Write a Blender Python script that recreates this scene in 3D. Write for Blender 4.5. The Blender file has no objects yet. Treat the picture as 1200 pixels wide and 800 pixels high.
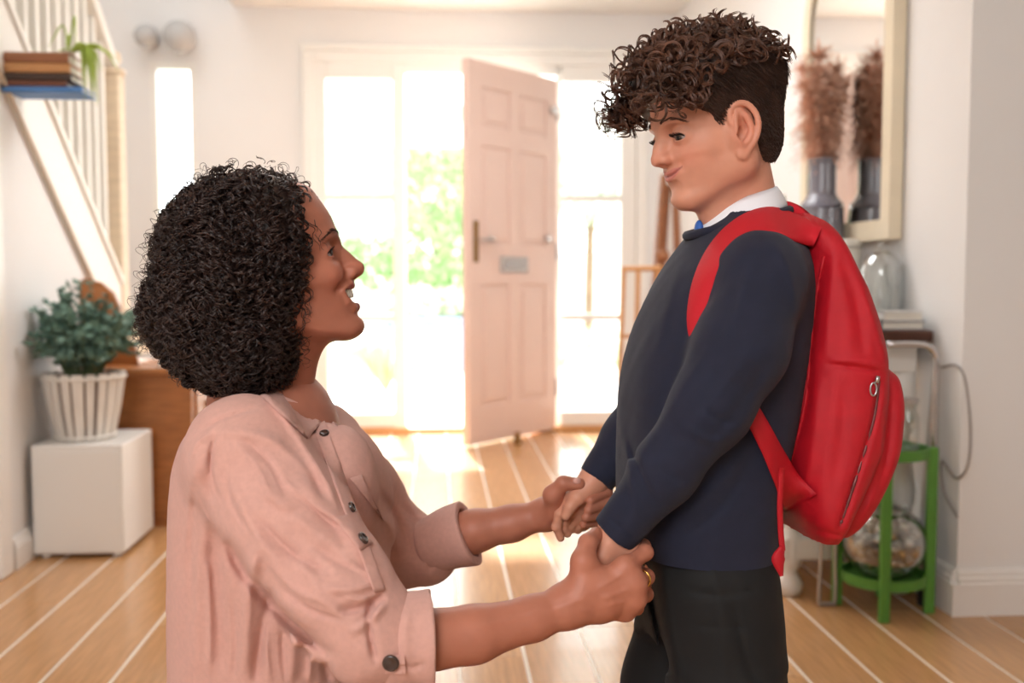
import bpy, bmesh, math, random
import numpy as np
from math import pi, sin, cos, tan, radians
from mathutils import Vector, Matrix

random.seed(7)
RNG = np.random.default_rng(7)
scene = bpy.context.scene
COL = scene.collection

# ------------------------------------------------------------------ camera
CAM_H = 0.92
FPX = 1200.0
YAW = math.atan((600 - 512) / FPX)
PITCH = math.atan((400 - 323) / FPX)
cam_data = bpy.data.cameras.new('camera')
cam_data.sensor_width = 36.0
cam_data.lens = 36.0
cam_data.clip_start = 0.05
cam_data.clip_end = 200
cam_data.dof.use_dof = True
cam_data.dof.focus_distance = 1.30
cam_data.dof.aperture_fstop = 3.4
cam = bpy.data.objects.new('camera', cam_data)
cam.location = (0, 0, CAM_H)
cam.rotation_euler = (pi / 2 - PITCH, 0, -YAW)
COL.objects.link(cam)
scene.camera = cam

# ------------------------------------------------------------------ world, sun, lights, exposure
world = bpy.data.worlds.new('world')
scene.world = world
world.use_nodes = True
bg = world.node_tree.nodes['Background']
bg.inputs['Color'].default_value = (0.93, 0.97, 1.0, 1)
bg.inputs['Strength'].default_value = 6.0

sun_d = bpy.data.lights.new('sun', 'SUN')
sun_d.energy = 11.0
sun_d.angle = radians(2.0)
sun_d.color = (1.0, 0.97, 0.93)
sun = bpy.data.objects.new('sun', sun_d)
sun.rotation_euler = Vector((0.10, -0.80, -0.58)).to_track_quat('-Z', 'Y').to_euler()
COL.objects.link(sun)


def area_light(name, loc, target, sx, sy, power, color):
    d = bpy.data.lights.new(name, 'AREA')
    d.shape = 'RECTANGLE'
    d.size, d.size_y = sx, sy
    d.energy = power
    d.color = color
    o = bpy.data.objects.new(name, d)
    o.location = loc
    o.rotation_euler = (Vector(target) - Vector(loc)).to_track_quat('-Z', 'Y').to_euler()
    COL.objects.link(o)
    return o


# added area lights, no real fixtures: key behind the camera, stairwell fill, hall fill
area_light('added_key_light', (-0.95, -1.15, 1.95), (0.1, 1.5, 0.75), 1.3, 1.2, 54, (0.97, 0.985, 1.0))  # added soft key light; the wall behind has no window
area_light('added_stairwell_fill', (-1.65, 4.6, 3.5), (-1.5, 4.7, 0.5), 1.0, 2.2, 16, (0.97, 0.985, 1.0))  # added fill to brighten the stairwell; its ceiling has no opening
area_light('added_hall_fill', (0.15, 4.0, 2.40), (0.15, 4.5, 0.0), 1.3, 1.6, 38, (0.98, 0.985, 1.0))  # added fill to brighten the door end; no fitting hangs there

scene.view_settings.view_transform = 'Standard'
scene.view_settings.look = 'None'
scene.view_settings.gamma = 1.0
scene.view_settings.use_curve_mapping = False
scene.view_settings.exposure = 0.32
scene.cycles.max_bounces = 8
scene.cycles.transparent_max_bounces = 12
scene.cycles.caustics_reflective = False
scene.cycles.caustics_refractive = False

# ------------------------------------------------------------------ pixel <-> world
_cy, _sy, _cp, _sp = cos(YAW), sin(YAW), cos(PITCH), sin(PITCH)
C_RIGHT = np.array([_cy, -_sy, 0.0])
C_FWD = np.array([_sy * _cp, _cy * _cp, -_sp])
C_UP = np.cross(C_RIGHT, C_FWD)
C_POS = np.array([0, 0, CAM_H])


def W(px, py, Y):
    """world point on the plane y = Y seen at photo pixel (px, py)"""
    d = C_FWD + C_RIGHT * (px - 600) / FPX - C_UP * (py - 400) / FPX
    return C_POS + d * (Y / d[1])


def WF(px, py, z=0.0):
    d = C_FWD + C_RIGHT * (px - 600) / FPX - C_UP * (py - 400) / FPX
    return C_POS + d * ((z - CAM_H) / d[2])


def WX(px, py, X):
    d = C_FWD + C_RIGHT * (px - 600) / FPX - C_UP * (py - 400) / FPX
    return C_POS + d * (X / d[0])


def to_px(P):
    """project an (...,3) array to photo pixels"""
    Q = np.asarray(P) - C_POS
    f = Q @ C_FWD
    return 600 + FPX * (Q @ C_RIGHT) / f, 400 - FPX * (Q @ C_UP) / f


# ------------------------------------------------------------------ materials
MATS = {}


def mat(name, color=(0.8, 0.8, 0.8), rough=0.5, metal=0.0, noise=None, bump=None, spec=0.5,
        trans=0.0, ior=1.45, sss=0.0, emit=None, attr=False, weave=None, coat=0.0, sheen=0.0, alpha=1.0, sssr=(1, .35, .2)):
    """procedural Principled material. noise=(scale, amount, stretch xyz); bump=(scale, strength, dist)"""
    if name in MATS:
        return MATS[name]
    m = bpy.data.materials.new(name)
    m.use_nodes = True
    nt = m.node_tree
    b = nt.nodes['Principled BSDF']
    L = nt.links.new
    c4 = (*color, 1)
    b.inputs['Base Color'].default_value = c4
    b.inputs['Roughness'].default_value = rough
    b.inputs['Metallic'].default_value = metal
    b.inputs['Specular IOR Level'].default_value = spec
    b.inputs['Transmission Weight'].default_value = trans
    b.inputs['IOR'].default_value = ior
    b.inputs['Coat Weight'].default_value = coat
    b.inputs['Sheen Weight'].default_value = sheen
    b.inputs['Alpha'].default_value = alpha
    if sss:
        b.inputs['Subsurface Weight'].default_value = sss
        b.inputs['Subsurface Radius'].default_value = sssr
        b.inputs['Subsurface Scale'].default_value = 0.006
    if emit:
        b.inputs['Emission Color'].default_value = (*emit[0], 1)
        b.inputs['Emission Strength'].default_value = emit[1]
    tc = nt.nodes.new('ShaderNodeTexCoord')
    src = None
    if attr:
        a = nt.nodes.new('ShaderNodeAttribute')
        a.attribute_name = 'Col'
        src = a.outputs['Color']
    if noise:
        sc, amt, st = noise
        mp = nt.nodes.new('ShaderNodeMapping')
        mp.inputs['Scale'].default_value = st
        L(tc.outputs['Object'], mp.inputs['Vector'])
        n = nt.nodes.new('ShaderNodeTexNoise')
        n.inputs['Scale'].default_value = sc
        n.inputs['Detail'].default_value = 6
        L(mp.outputs['Vector'], n.inputs['Vector'])
        r = nt.nodes.new('ShaderNodeMapRange')
        r.inputs['From Min'].default_value = 0.3
        r.inputs['From Max'].default_value = 0.7
        r.inputs['To Min'].default_value = 1 - amt
        r.inputs['To Max'].default_value = 1 + amt
        L(n.outputs['Fac'], r.inputs['Value'])
        mx = nt.nodes.new('ShaderNodeVectorMath')
        mx.operation = 'SCALE'
        if src is None:
            mx.inputs[0].default_value = color
        else:
            L(src, mx.inputs[0])
        L(r.outputs['Result'], mx.inputs['Scale'])
        src = mx.outputs['Vector']
    if src is not None:
        L(src, b.inputs['Base Color'])
    hgt = None
    if weave:
        sc, strength = weave
        outs = []
        for ax in range(3):
            w = nt.nodes.new('ShaderNodeTexWave')
            w.wave_type = 'BANDS'
            w.bands_direction = 'XYZ'[ax]
            w.inputs['Scale'].default_value = sc
            w.inputs['Distortion'].default_value = 3.0
            w.inputs['Detail'].default_value = 1.0
            w.inputs['Detail Scale'].default_value = 2.0
            L(tc.outputs['Object'], w.inputs['Vector'])
            outs.append(w.outputs['Fac'])
        ad = nt.nodes.new('ShaderNodeMath'); ad.operation = 'ADD'
        L(outs[0], ad.inputs[0]); L(outs[2], ad.inputs[1])
        ad2 = nt.nodes.new('ShaderNodeMath'); ad2.operation = 'ADD'
        L(ad.outputs[0], ad2.inputs[0]); L(outs[1], ad2.inputs[1])
        bp = nt.nodes.new('ShaderNodeBump')
        bp.inputs['Strength'].default_value = strength
        bp.inputs['Distance'].default_value = 0.001
        L(ad2.outputs[0], bp.inputs['Height'])
        hgt = bp.outputs['Normal']
    if bump:
        sc, strength, dist = bump
        n2 = nt.nodes.new('ShaderNodeTexNoise')
        n2.inputs['Scale'].default_value = sc
        n2.inputs['Detail'].default_value = 5
        L(tc.outputs['Object'], n2.inputs['Vector'])
        bp2 = nt.nodes.new('ShaderNodeBump')
        bp2.inputs['Strength'].default_value = strength
        bp2.inputs['Distance'].default_value = dist
        L(n2.outputs['Fac'], bp2.inputs['Height'])
        if hgt is not None:
            L(hgt, bp2.inputs['Normal'])
        hgt = bp2.outputs['Normal']
    if hgt is not None:
        L(hgt, b.inputs['Normal'])
    MATS[name] = m
    return m


def glass(name, tint, gloss=.06):
    """thin clear glass: transparent body with a Fresnel sheen, lets daylight through"""
    m = bpy.data.materials.new(name)
    m.use_nodes = True
    nt = m.node_tree
    for n in list(nt.nodes):
        if n.type == 'BSDF_PRINCIPLED': nt.nodes.remove(n)
    out = next(n for n in nt.nodes if n.type == 'OUTPUT_MATERIAL')
    tr = nt.nodes.new('ShaderNodeBsdfTransparent'); tr.inputs['Color'].default_value = (*tint, 1)
    gl = nt.nodes.new('ShaderNodeBsdfGlossy'); gl.inputs['Roughness'].default_value = .03
    lw = nt.nodes.new('ShaderNodeLayerWeight'); lw.inputs['Blend'].default_value = .35
    mr = nt.nodes.new('ShaderNodeMapRange'); mr.inputs['To Min'].default_value = gloss; mr.inputs['To Max'].default_value = .85
    mx = nt.nodes.new('ShaderNodeMixShader')
    L = nt.links.new
    L(lw.outputs['Facing'], mr.inputs['Value']); L(mr.outputs['Result'], mx.inputs['Fac'])
    L(tr.outputs[0], mx.inputs[1]); L(gl.outputs[0], mx.inputs[2]); L(mx.outputs[0], out.inputs['Surface'])
    MATS[name] = m
    return m


# ------------------------------------------------------------------ mesh helpers
def world_loc(o):
    v = Vector((0, 0, 0))
    while o is not None:
        v += o.location
        o = o.parent
    return v


def tag(o, label=None, cat=None, group=None, kind=None):
    if label: o['label'] = label
    if cat: o['category'] = cat
    if group: o['group'] = group
    if kind: o['kind'] = kind
    return o


def thing(name, loc, label, cat, group=None, kind=None):
    o = bpy.data.objects.new(name, None)
    o.empty_display_size = 0.1
    o.location = [float(v) for v in loc]
    COL.objects.link(o)
    return tag(o, label, cat, group, kind)


class MB:
    """collects verts/faces (world coordinates); build() links ONE mesh object"""
    def __init__(s):
        s.v, s.f = [], []

    def add(s, v, f):
        n = len(s.v)
        s.v += [tuple(map(float, p)) for p in v]
        s.f += [tuple(i + n for i in q) for q in f]
        return s

    def box(s, lo, hi, bevel=0.0):
        x0, y0, z0 = lo; x1, y1, z1 = hi
        if bevel <= 0:
            v = [(x0, y0, z0), (x1, y0, z0), (x1, y1, z0), (x0, y1, z0), (x0, y0, z1), (x1, y0, z1), (x1, y1, z1), (x0, y1, z1)]
            f = [(0, 3, 2, 1), (4, 5, 6, 7), (0, 1, 5, 4), (1, 2, 6, 5), (2, 3, 7, 6), (3, 0, 4, 7)]
            return s.add(v, f)
        bm = bmesh.new()
        bmesh.ops.create_cube(bm, size=1)
        for q in bm.verts:
            q.co = Vector(((x0 + x1) / 2 + q.co.x * (x1 - x0), (y0 + y1) / 2 + q.co.y * (y1 - y0), (z0 + z1) / 2 + q.co.z * (z1 - z0)))
        bmesh.ops.bevel(bm, geom=bm.edges[:], offset=bevel, segments=2, affect='EDGES', profile=0.5)
        bm.verts.index_update()
        v = [q.co[:] for q in bm.verts]
        f = [tuple(q.index for q in fc.verts) for fc in bm.faces]
        bm.free()
        return s.add(v, f)

    def obox(s, M, lo, hi, bevel=0.0):
        t = MB().box(lo, hi, bevel)
        return s.add([M @ Vector(p) for p in t.v], t.f)

    def prism(s, pts, n0, n1, axis):
        """extrude a 2D outline along axis ('x','y','z') from n0 to n1"""
        def mk(p, a):
            if axis == 'x': return (a, p[0], p[1])
            if axis == 'y': return (p[0], a, p[1])
            return (p[0], p[1], a)
        k = len(pts)
        v = [mk(p, n0) for p in pts] + [mk(p, n1) for p in pts]
        f = [tuple(range(k)), tuple(range(2 * k - 1, k - 1, -1))]
        f += [(i, i + k, (i + 1) % k + k, (i + 1) % k) for i in range(k)]
        return s.add(v, f)

    def tube(s, pts, r, n=8, cap=True, closed=False):
        P = np.asarray(pts, float)
        R = np.full(len(P), r, float) if np.isscalar(r) else np.asarray(r, float)
        T = np.gradient(P, axis=0)
        if closed:
            T = np.roll(P, -1, 0) - np.roll(P, 1, 0)
        T /= np.linalg.norm(T, axis=1)[:, None] + 1e-12
        u = np.cross(T[0], (0, 0, 1.0))
        if np.linalg.norm(u) < 1e-3: u = np.cross(T[0], (1.0, 0, 0))
        u /= np.linalg.norm(u)
        v = []
        for i in range(len(P)):
            u = u - T[i] * (u @ T[i]); u /= np.linalg.norm(u)
            w = np.cross(T[i], u)
            for j in range(n):
                a = 2 * pi * j / n
                v.append(P[i] + R[i] * (u * cos(a) + w * sin(a)))
        f = []
        m = len(P)
        for i in range(m if closed else m - 1):
            i2 = (i + 1) % m
            for j in range(n):
                f.append((i * n + j, i * n + (j + 1) % n, i2 * n + (j + 1) % n, i2 * n + j))
        if cap and not closed:
            f.append(tuple(range(n - 1, -1, -1)))
            f.append(tuple((m - 1) * n + j for j in range(n)))
        return s.add(v, f)

    def lathe(s, c, prof, n=24, cap=True):
        """prof: list of (radius, z) round the vertical axis through c"""
        v, f = [], []
        for (r, z) in prof:
            for j in range(n):
                a = 2 * pi * j / n
                v.append((c[0] + r * cos(a), c[1] + r * sin(a), c[2] + z))
        m = len(prof)
        for i in range(m - 1):
            for j in range(n):
                f.append((i * n + j, i * n + (j + 1) % n, (i + 1) * n + (j + 1) % n, (i + 1) * n + j))
        if cap:
            f.append(tuple(range(n - 1, -1, -1)))
            f.append(tuple((m - 1) * n + j for j in range(n)))
        return s.add(v, f)

    def sphere(s, c, r, n=16, m=10, sc=(1, 1, 1)):
        v, f = [], []
        for i in range(m + 1):
            t = pi * i / m
            for j in range(n):
                a = 2 * pi * j / n
                v.append((c[0] + sc[0] * r * sin(t) * cos(a), c[1] + sc[1] * r * sin(t) * sin(a), c[2] + sc[2] * r * cos(t)))
        for i in range(m):
            for j in range(n):
                f.append((i * n + j, (i + 1) * n + j, (i + 1) * n + (j + 1) % n, i * n + (j + 1) % n))
        return s.add(v, f)

    def build(s, name, material, parent=None, smooth=False, kind=None):
        return mesh_obj(name, s.v, s.f, material, parent, smooth, kind=kind)


def mesh_obj(name, v, f, material, parent=None, smooth=False, col=None, kind=None, angle=None):
    me = bpy.data.meshes.new(name)
    off = world_loc(parent) if parent is not None else Vector((0, 0, 0))
    V = np.asarray(v, dtype=np.float64) - np.array(off)
    if isinstance(f, np.ndarray):
        nv, nf, k = len(V), len(f), f.shape[1]
        me.vertices.add(nv)
        me.vertices.foreach_set('co', V.astype(np.float32).ravel())
        me.loops.add(nf * k)
        me.loops.foreach_set('vertex_index', f.astype(np.int32).ravel())
        me.polygons.add(nf)
        me.polygons.foreach_set('loop_start', np.arange(0, nf * k, k, dtype=np.int32))
        me.update(calc_edges=True)
    else:
        me.from_pydata([tuple(p) for p in V], [], f)
    if smooth:
        me.polygons.foreach_set('use_smooth', np.ones(len(me.polygons), dtype=bool))
    if col is not None:
        a = me.color_attributes.new('Col', 'FLOAT_COLOR', 'POINT')
        c4 = np.ones((len(V), 4), np.float32)
        c4[:, :3] = col
        a.data.foreach_set('color', c4.ravel())
    me.materials.append(material)
    me.validate()
    o = bpy.data.objects.new(name, me)
    COL.objects.link(o)
    if parent is not None: o.parent = parent
    if kind: o['kind'] = kind
    return o


def struct(o):
    o['kind'] = 'structure'
    return o


def spline(pts, n):
    """Catmull-Rom through pts -> n points"""
    P = np.asarray(pts, float)
    if len(P) < 3:
        t = np.linspace(0, 1, n)[:, None]
        return P[0] * (1 - t) + P[-1] * t
    Q = np.vstack([2 * P[0] - P[1], P, 2 * P[-1] - P[-2]])
    out = []
    for t in np.linspace(0, len(P) - 1 - 1e-9, n):
        i = int(t); u = t - i
        p0, p1, p2, p3 = Q[i], Q[i + 1], Q[i + 2], Q[i + 3]
        out.append(0.5 * ((2 * p1) + (-p0 + p2) * u + (2 * p0 - 5 * p1 + 4 * p2 - p3) * u * u + (-p0 + 3 * p1 - 3 * p2 + p3) * u ** 3))
    return np.array(out)

def S(r, g, b):
    """sRGB 0-255 -> linear"""
    return tuple(((c / 255) / 12.92 if c / 255 <= 0.04045 else ((c / 255 + 0.055) / 1.055) ** 2.4) for c in (r, g, b))


# ================================================================== THE ROOM
M_WALL = mat('wall_paint', S(240, 238, 236), 0.75, noise=(3, .012, (1, 1, 1)))
M_CEIL = mat('ceiling_paint', S(246, 244, 240), 0.8)
M_TRIM = mat('trim_paint', S(243, 239, 234), 0.42)
M_PLANK = [mat('plank_wood_%d' % i, c, 0.24, noise=(6, .16, (14, 1.1, 14)), bump=(60, .05, .001), coat=.15)
           for i, c in enumerate([S(203, 154, 106), S(196, 146, 98), S(210, 163, 116)])]
M_GAP = mat('plank_gap_filler', S(246, 234, 218), 0.35)
M_FRAME = mat('window_frame_paint', S(245, 243, 238), 0.4)
M_GLASS = glass('window_glass', (.97, .985, .98), .04)
M_DOOR = mat('door_pink_paint', S(236, 208, 196), 0.45, noise=(5, .02, (1, 1, 1)))
M_CHROME = mat('chrome', S(210, 210, 212), 0.18, metal=1.0)
M_STEEL = mat('brushed_steel', S(190, 190, 192), 0.35, metal=1.0)
M_BRASS = mat('old_brass', S(150, 115, 70), 0.4, metal=1.0)
M_THRESH = mat('threshold_oak', S(214, 160, 104), 0.45, noise=(12, .1, (1, 8, 8)))

XR = 1.405        # right wall
XL = -1.335       # left wall (under the stairs)
YB = 6.03         # front-door wall
YC = 2.64         # outer corner of the right wall
ZC = 2.445        # ceiling

# ---- floor: pale filler showing between planks, planks as real pieces
fl = MB().box((-3.2, -2.6, -0.06), (3.2, YB + 0.15, -0.0018)).build('floor', M_GAP)
struct(fl)
PW, PL, GAP = 0.1585, 1.26, 0.0085
px0 = -0.743
pmesh = []
for mi in range(3):
    t = MB()
    t.box((-PW / 2 + GAP / 2, -PL / 2 + .0012, -0.0019), (PW / 2 - GAP / 2, PL / 2 - .0012, 0.0), bevel=0.0008)
    me = bpy.data.meshes.new('floor_plank')
    me.from_pydata(t.v, [], t.f)
    me.materials.append(M_PLANK[mi])
    pmesh.append(me)
rw = random.Random(3)
for i in range(-16, 24):
    xc = px0 + (i + 0.5) * PW
    if xc < -2.35 or xc > 2.9: continue
    off = rw.uniform(0, PL)
    y = -2.5 + off - PL
    while y < YB + 0.1:
        y0, y1 = y, y + PL
        y += PL
        if y1 < 0.9 or (abs(xc) > 1.75 and y1 < 1.6): 
            continue
        if xc > XR + .1 and y0 > YC: continue
        if y1 > YB + 0.1:
            continue
        o = bpy.data.objects.new('floor_plank', pmesh[rw.randrange(3)])
        o.location = (xc, (y0 + y1) / 2, 0)
        COL.objects.link(o)
        o.parent = fl
    # fill the strip up to the front wall with a cut plank
    yl = y0 if y1 > YB + 0.1 else y1
    if yl < YB - .02 and not (xc > XR + .1):
        t = MB().box((xc - PW / 2 + GAP / 2, yl + .0012, -0.0019), (xc + PW / 2 - GAP / 2, YB + 0.02, 0), bevel=.0008)
        t.build('floor_plank', M_PLANK[i % 3], fl)
t = MB()
t.box((-3.2, -2.6, -0.0019), (3.2, -0.36, 0.0))
t.build('floor_plank', M_PLANK[0], fl)

# ---- front wall with the door set and the stair window cut out
def rect_px(x0, y0, x1, y1, Y):
    a, b = W(x0, y0, Y), W(x1, y1, Y)
    return a[0], b[0], b[2], a[2]          # x0, x1, z0, z1


FX0, FX1, _, FZ1 = rect_px(366, 80, 744, 506, YB)
FZ1 = 2.145
SX0, SX1, SZ0, SZ1 = rect_px(175, 72, 233, 262, YB)
XW = -2.25
wt = MB()
T0, T1 = YB, YB + 0.22
wt.box((XW - .1, T0, 0), (SX0, T1, 3.6))
wt.box((SX0, T0, 0), (SX1, T1, SZ0))
wt.box((SX0, T0, SZ1), (SX1, T1, 3.6))
wt.box((SX1, T0, 0), (FX0, T1, 3.6))
wt.box((FX0, T0, FZ1), (FX1, T1, 3.6))
wt.box((FX1, T0, 0), (XR + .3, T1, 3.6))
struct(wt.build('wall_front', M_WALL))
# right wall with its outer corner
struct(MB().box((XR, YC, 0), (3.2, YB + .1, ZC + .2)).build('wall_right', M_WALL))
# ceiling with the stairwell left open
c = MB()
c.box((-1.02, -2.6, ZC), (3.2, YB + .05, ZC + .12))
c.box((-3.2, -2.6, ZC), (-1.02, 2.55, ZC + .12))
struct(c.build('ceiling', M_CEIL))
struct(MB().box((XW - .12, 2.4, 0), (XW, YB + .1, 3.6)).build('wall_stairwell', M_WALL))
struct(MB().box((-1.14, 2.55, ZC), (-1.02, YB, 3.6)).box((XW, 2.45, ZC), (-1.02, 2.57, 3.6)).build('wall_landing', M_WALL))

struct(MB().box((XW - .1, 2.45, 3.6), (-1.02, YB + .1, 3.7)).build('ceiling_stairwell', M_CEIL))

# the room behind the camera
struct(MB().box((-3.2, -2.75, 0), (3.2, -2.6, ZC + .1)).build('wall_back', M_WALL))
struct(MB().box((3.2, -2.7, 0), (3.32, YC + .1, ZC + .1)).build('wall_side', M_WALL))

# wall under the stairs: sloping top follows the string
def z_str(y):                      # underside of the stair string at depth y
    return 1.73 - 0.80 * (y - 3.02)


wl = MB()
y_end = 4.42
for pg in ([(-2.6, 0), (2.30, 0), (2.30, ZC), (-2.6, ZC)], [(2.30, 2.03), (2.55, 2.03), (2.55, ZC), (2.30, ZC)],
           [(2.55, 2.03), (2.645, 2.03), (2.55, z_str(2.55))], [(3.145, 0), (y_end, 0), (y_end, z_str(y_end)), (3.145, z_str(3.145))]):
    wl.prism(pg, XL - 0.10, XL, 'x')
wl.prism([(2.30, 0), (3.145, 0), (3.145, z_str(3.145)), (2.645, 2.03), (2.30, 2.03)], XL - 0.10, XL - .05, 'x')
struct(wl.build('wall_left', M_WALL))

# baseboards
def base_profile(mb, a, b, n, h=0.125):
    """skirting from a to b (xy), n = outward normal"""
    prof = [(0, 0), (.020, 0), (.020, h * .70), (.016, h * .74), (.018, h * .80), (.011, h * .86), (.012, h * .93), (.006, h), (0, h)]
    a = Vector((a[0], a[1], 0)); b = Vector((b[0], b[1], 0)); n = Vector((n[0], n[1], 0))
    k = len(prof)
    v = [a + n * p + Vector((0, 0, q)) for p, q in prof] + [b + n * p + Vector((0, 0, q)) for p, q in prof]
    f = [tuple(range(k)), tuple(range(2 * k - 1, k - 1, -1))] + [(i, i + k, (i + 1) % k + k, (i + 1) % k) for i in range(k)]
    mb.add(v, f)


b1 = MB(); base_profile(b1, (XR, YB), (XR, YC), (-1, 0)); base_profile(b1, (XR, YC), (3.2, YC), (0, -1)); b1.box((XR - .0195, YC - .0195, 0), (XR, YC, .0865))
struct(b1.build('baseboard_right', M_TRIM))
b2 = MB(); base_profile(b2, (XL, 3.26), (XL, y_end), (1, 0), .10)
struct(b2.build('baseboard_left', M_TRIM))
b3 = MB(); base_profile(b3, (FX1 + .04, YB), (XR, YB), (0, -1)); base_profile(b3, (-1.2, YB), (FX0 - .04, YB), (0, -1))
struct(b3.build('baseboard_front', M_TRIM))

# ---- side door in the left wall (only its hinge edge shows)
d1 = tag(thing('door_1', (XL, 2.72, 0), None, None), kind='structure')
MB().box((XL - .045, 2.30, .008), (XL - .006, 3.14, 1.62)).build('door_leaf', M_TRIM, d1)
for zz0, zz1 in ((.2, .72), (.88, 1.5)):
    for ya, yb in ((2.40, 2.67), (2.77, 3.04)):
        MB().box((XL - .012, ya, zz0), (XL - .002, yb, zz1), bevel=.004).build('door_panel', M_TRIM, d1)
for zz in (.22, 1.4):
    MB().tube([(XL + .002, 3.142, zz), (XL + .002, 3.142, zz + .09)], .007).build('hinge', M_BRASS, d1)
ar = MB().box((XL, 3.15, 0), (XL + .022, 3.235, ZC), bevel=.006)
struct(ar.build('trim_1', M_TRIM))

# ---- front door set: frame, sidelights with panes, transoms, threshold
win = tag(thing('window_1', ((FX0 + FX1) / 2, YB, 0), None, None), kind='structure')
xa = [W(p, 323, YB)[0] for p in (366, 384, 461, 476, 652, 657, 727, 744)]
F0, F1 = YB - .012, YB + .075
ztop = FZ1 - .095
fr = MB()
fr.box((xa[0], F0, 0), (xa[1], F1, FZ1), bevel=.006)
fr.box((xa[2], F0, 0), (xa[3], F1, FZ1), bevel=.006)
fr.box((xa[4], F0 + .03, 0), (xa[5], F1, FZ1), bevel=.004)
fr.box((xa[6], F0, 0), (xa[7], F1, FZ1), bevel=.006)
fr.box((xa[1], F0, ztop), (xa[2], F1, FZ1), bevel=.006)
fr.box((xa[3], F0, ztop + .035), (xa[4], F1, FZ1), bevel=.006)
fr.box((xa[5], F0, ztop), (xa[6], F1, FZ1), bevel=.006)
fr.box((xa[1], F0, 0.03), (xa[2], F1, .115), bevel=.006)
fr.box((xa[5], F0, 0.03), (xa[6], F1, .115), bevel=.006)
fr.build('window_frame', M_FRAME, win)
def zpy(py, Y=YB): return W(600, py, Y)[2]
zl = [.115, zpy(372), zpy(232), ztop]
for (xs, xe) in ((xa[1], xa[2]), (xa[5], xa[6])):
    for zz in zl[1:3]:
        MB().box((xs, F0 + .012, zz - .02), (xe, F1 - .01, zz + .02), bevel=.004).build('glazing_bar', M_FRAME, win)
    for k in range(3):
        MB().box((xs, F0 + .035, zl[k] + .0), (xe, F0 + .041, zl[k + 1])).build('window_pane', M_GLASS, win)
MB().box((xa[0], F0 - .04, 0), (xa[7], F1 + .02, .028), bevel=.006).build('threshold', M_THRESH, win)
# architrave round the set
ar2 = MB()
ar2.box((FX0 - .06, YB - .02, 0), (FX0 + .004, YB + .01, FZ1 + .06), bevel=.006)
ar2.box((FX1 - .004, YB - .02, 0), (FX1 + .06, YB + .01, FZ1 + .06), bevel=.006)
ar2.box((FX0 - .06, YB - .021, FZ1 + .061), (FX1 + .06, YB + .01, FZ1 + .10), bevel=.006).box((FX0 + .005, YB - .02, FZ1 - .004), (FX1 - .005, YB + .01, FZ1 + .06), bevel=.006)
struct(ar2.build('trim_2', M_FRAME))

# stair window
w2 = tag(thing('window_2', ((SX0 + SX1) / 2, YB, SZ0), None, None), kind='structure')
f2 = MB()
f2.box((SX0, YB, SZ0), (SX0 + .035, YB + .07, SZ1)).box((SX1 - .035, YB, SZ0), (SX1, YB + .07, SZ1))
f2.box((SX0 + .035, YB, SZ0), (SX1 - .035, YB + .07, SZ0 + .04)).box((SX0 + .035, YB, SZ1 - .04), (SX1 - .035, YB + .07, SZ1))
f2.build('window_frame', M_FRAME, w2)
MB().box((SX0 + .03, YB + .03, SZ0 + .03), (SX1 - .03, YB + .036, SZ1 - .03)).build('window_pane', M_GLASS, w2)

# ---- the open front door (leaf swung into the hall)
hx, hy = xa[4] - .005, YB - .02
ex, ey = W(549, 323, 5.43)[0], 5.43
dl = math.hypot(ex - hx, ey - hy)
ang = math.atan2(ey - hy, ex - hx)
MD = Matrix.Translation((hx, hy, 0.012)) @ Matrix.Rotation(ang, 4, 'Z')   # local x: hinge -> free edge; +y = side seen from the hall
# sign of the face that looks at the hall interior (camera side)
nrm = MD.to_3x3() @ Vector((0, 1, 0))
face = 1 if nrm.dot(Vector((0, 0, CAM_H)) - MD.translation) > 0 else -1
door = tag(thing('door_2', (hx, hy, 0), 'pale pink panelled front door standing open into the hall', 'door'), kind='structure')
DH = 2.045
th = .044
def dbox(x0, x1, z0, z1, d0, d1, bev=.0):
    lo = (x0, min(face * d0, face * d1), z0); hi = (x1, max(face * d0, face * d1), z1)
    return MB().obox(MD, lo, hi, bev)
dbox(0, dl, 0, DH, -th, -.006, .003).build('door_leaf', M_DOOR, door)
st = .105                     # stiles
xs0, xs1 = st, dl / 2 - .045
xs2, xs3 = dl / 2 + .045, dl - st
rows = [(.20, .86), (1.075, 1.60), (1.70, 1.91)]
# stiles and rails proud of the panel ground
sr = MB()
for (x0, x1) in ((0, xs0), (xs1, xs2), (xs3, dl)):
    sr.add(*(lambda q: (q.v, q.f))(dbox(x0, x1, 0, DH, -.008, .004, .003)))
for (z0, z1) in ((0, rows[0][0]), (rows[0][1], rows[1][0]), (rows[1][1], rows[2][0]), (rows[2][1], DH)):
    sr.add(*(lambda q: (q.v, q.f))(dbox(.01, dl - .01, z0, z1, -.008, .0035, .003)))
sr.build('door_stiles_and_rails', M_DOOR, door)
for (z0, z1) in rows:
    for (x0, x1) in ((xs0, xs1), (xs2, xs3)):
        q = dbox(x0 + .012, x1 - .012, z0 + .012, z1 - .012, -.008, -.003, .003)
        q2 = dbox(x0 + .034, x1 - .034, z0 + .034, z1 - .034, -.006, .003, .004)
        q.add(q2.v, q2.f)
        q.build('door_panel', M_DOOR, door)
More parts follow.
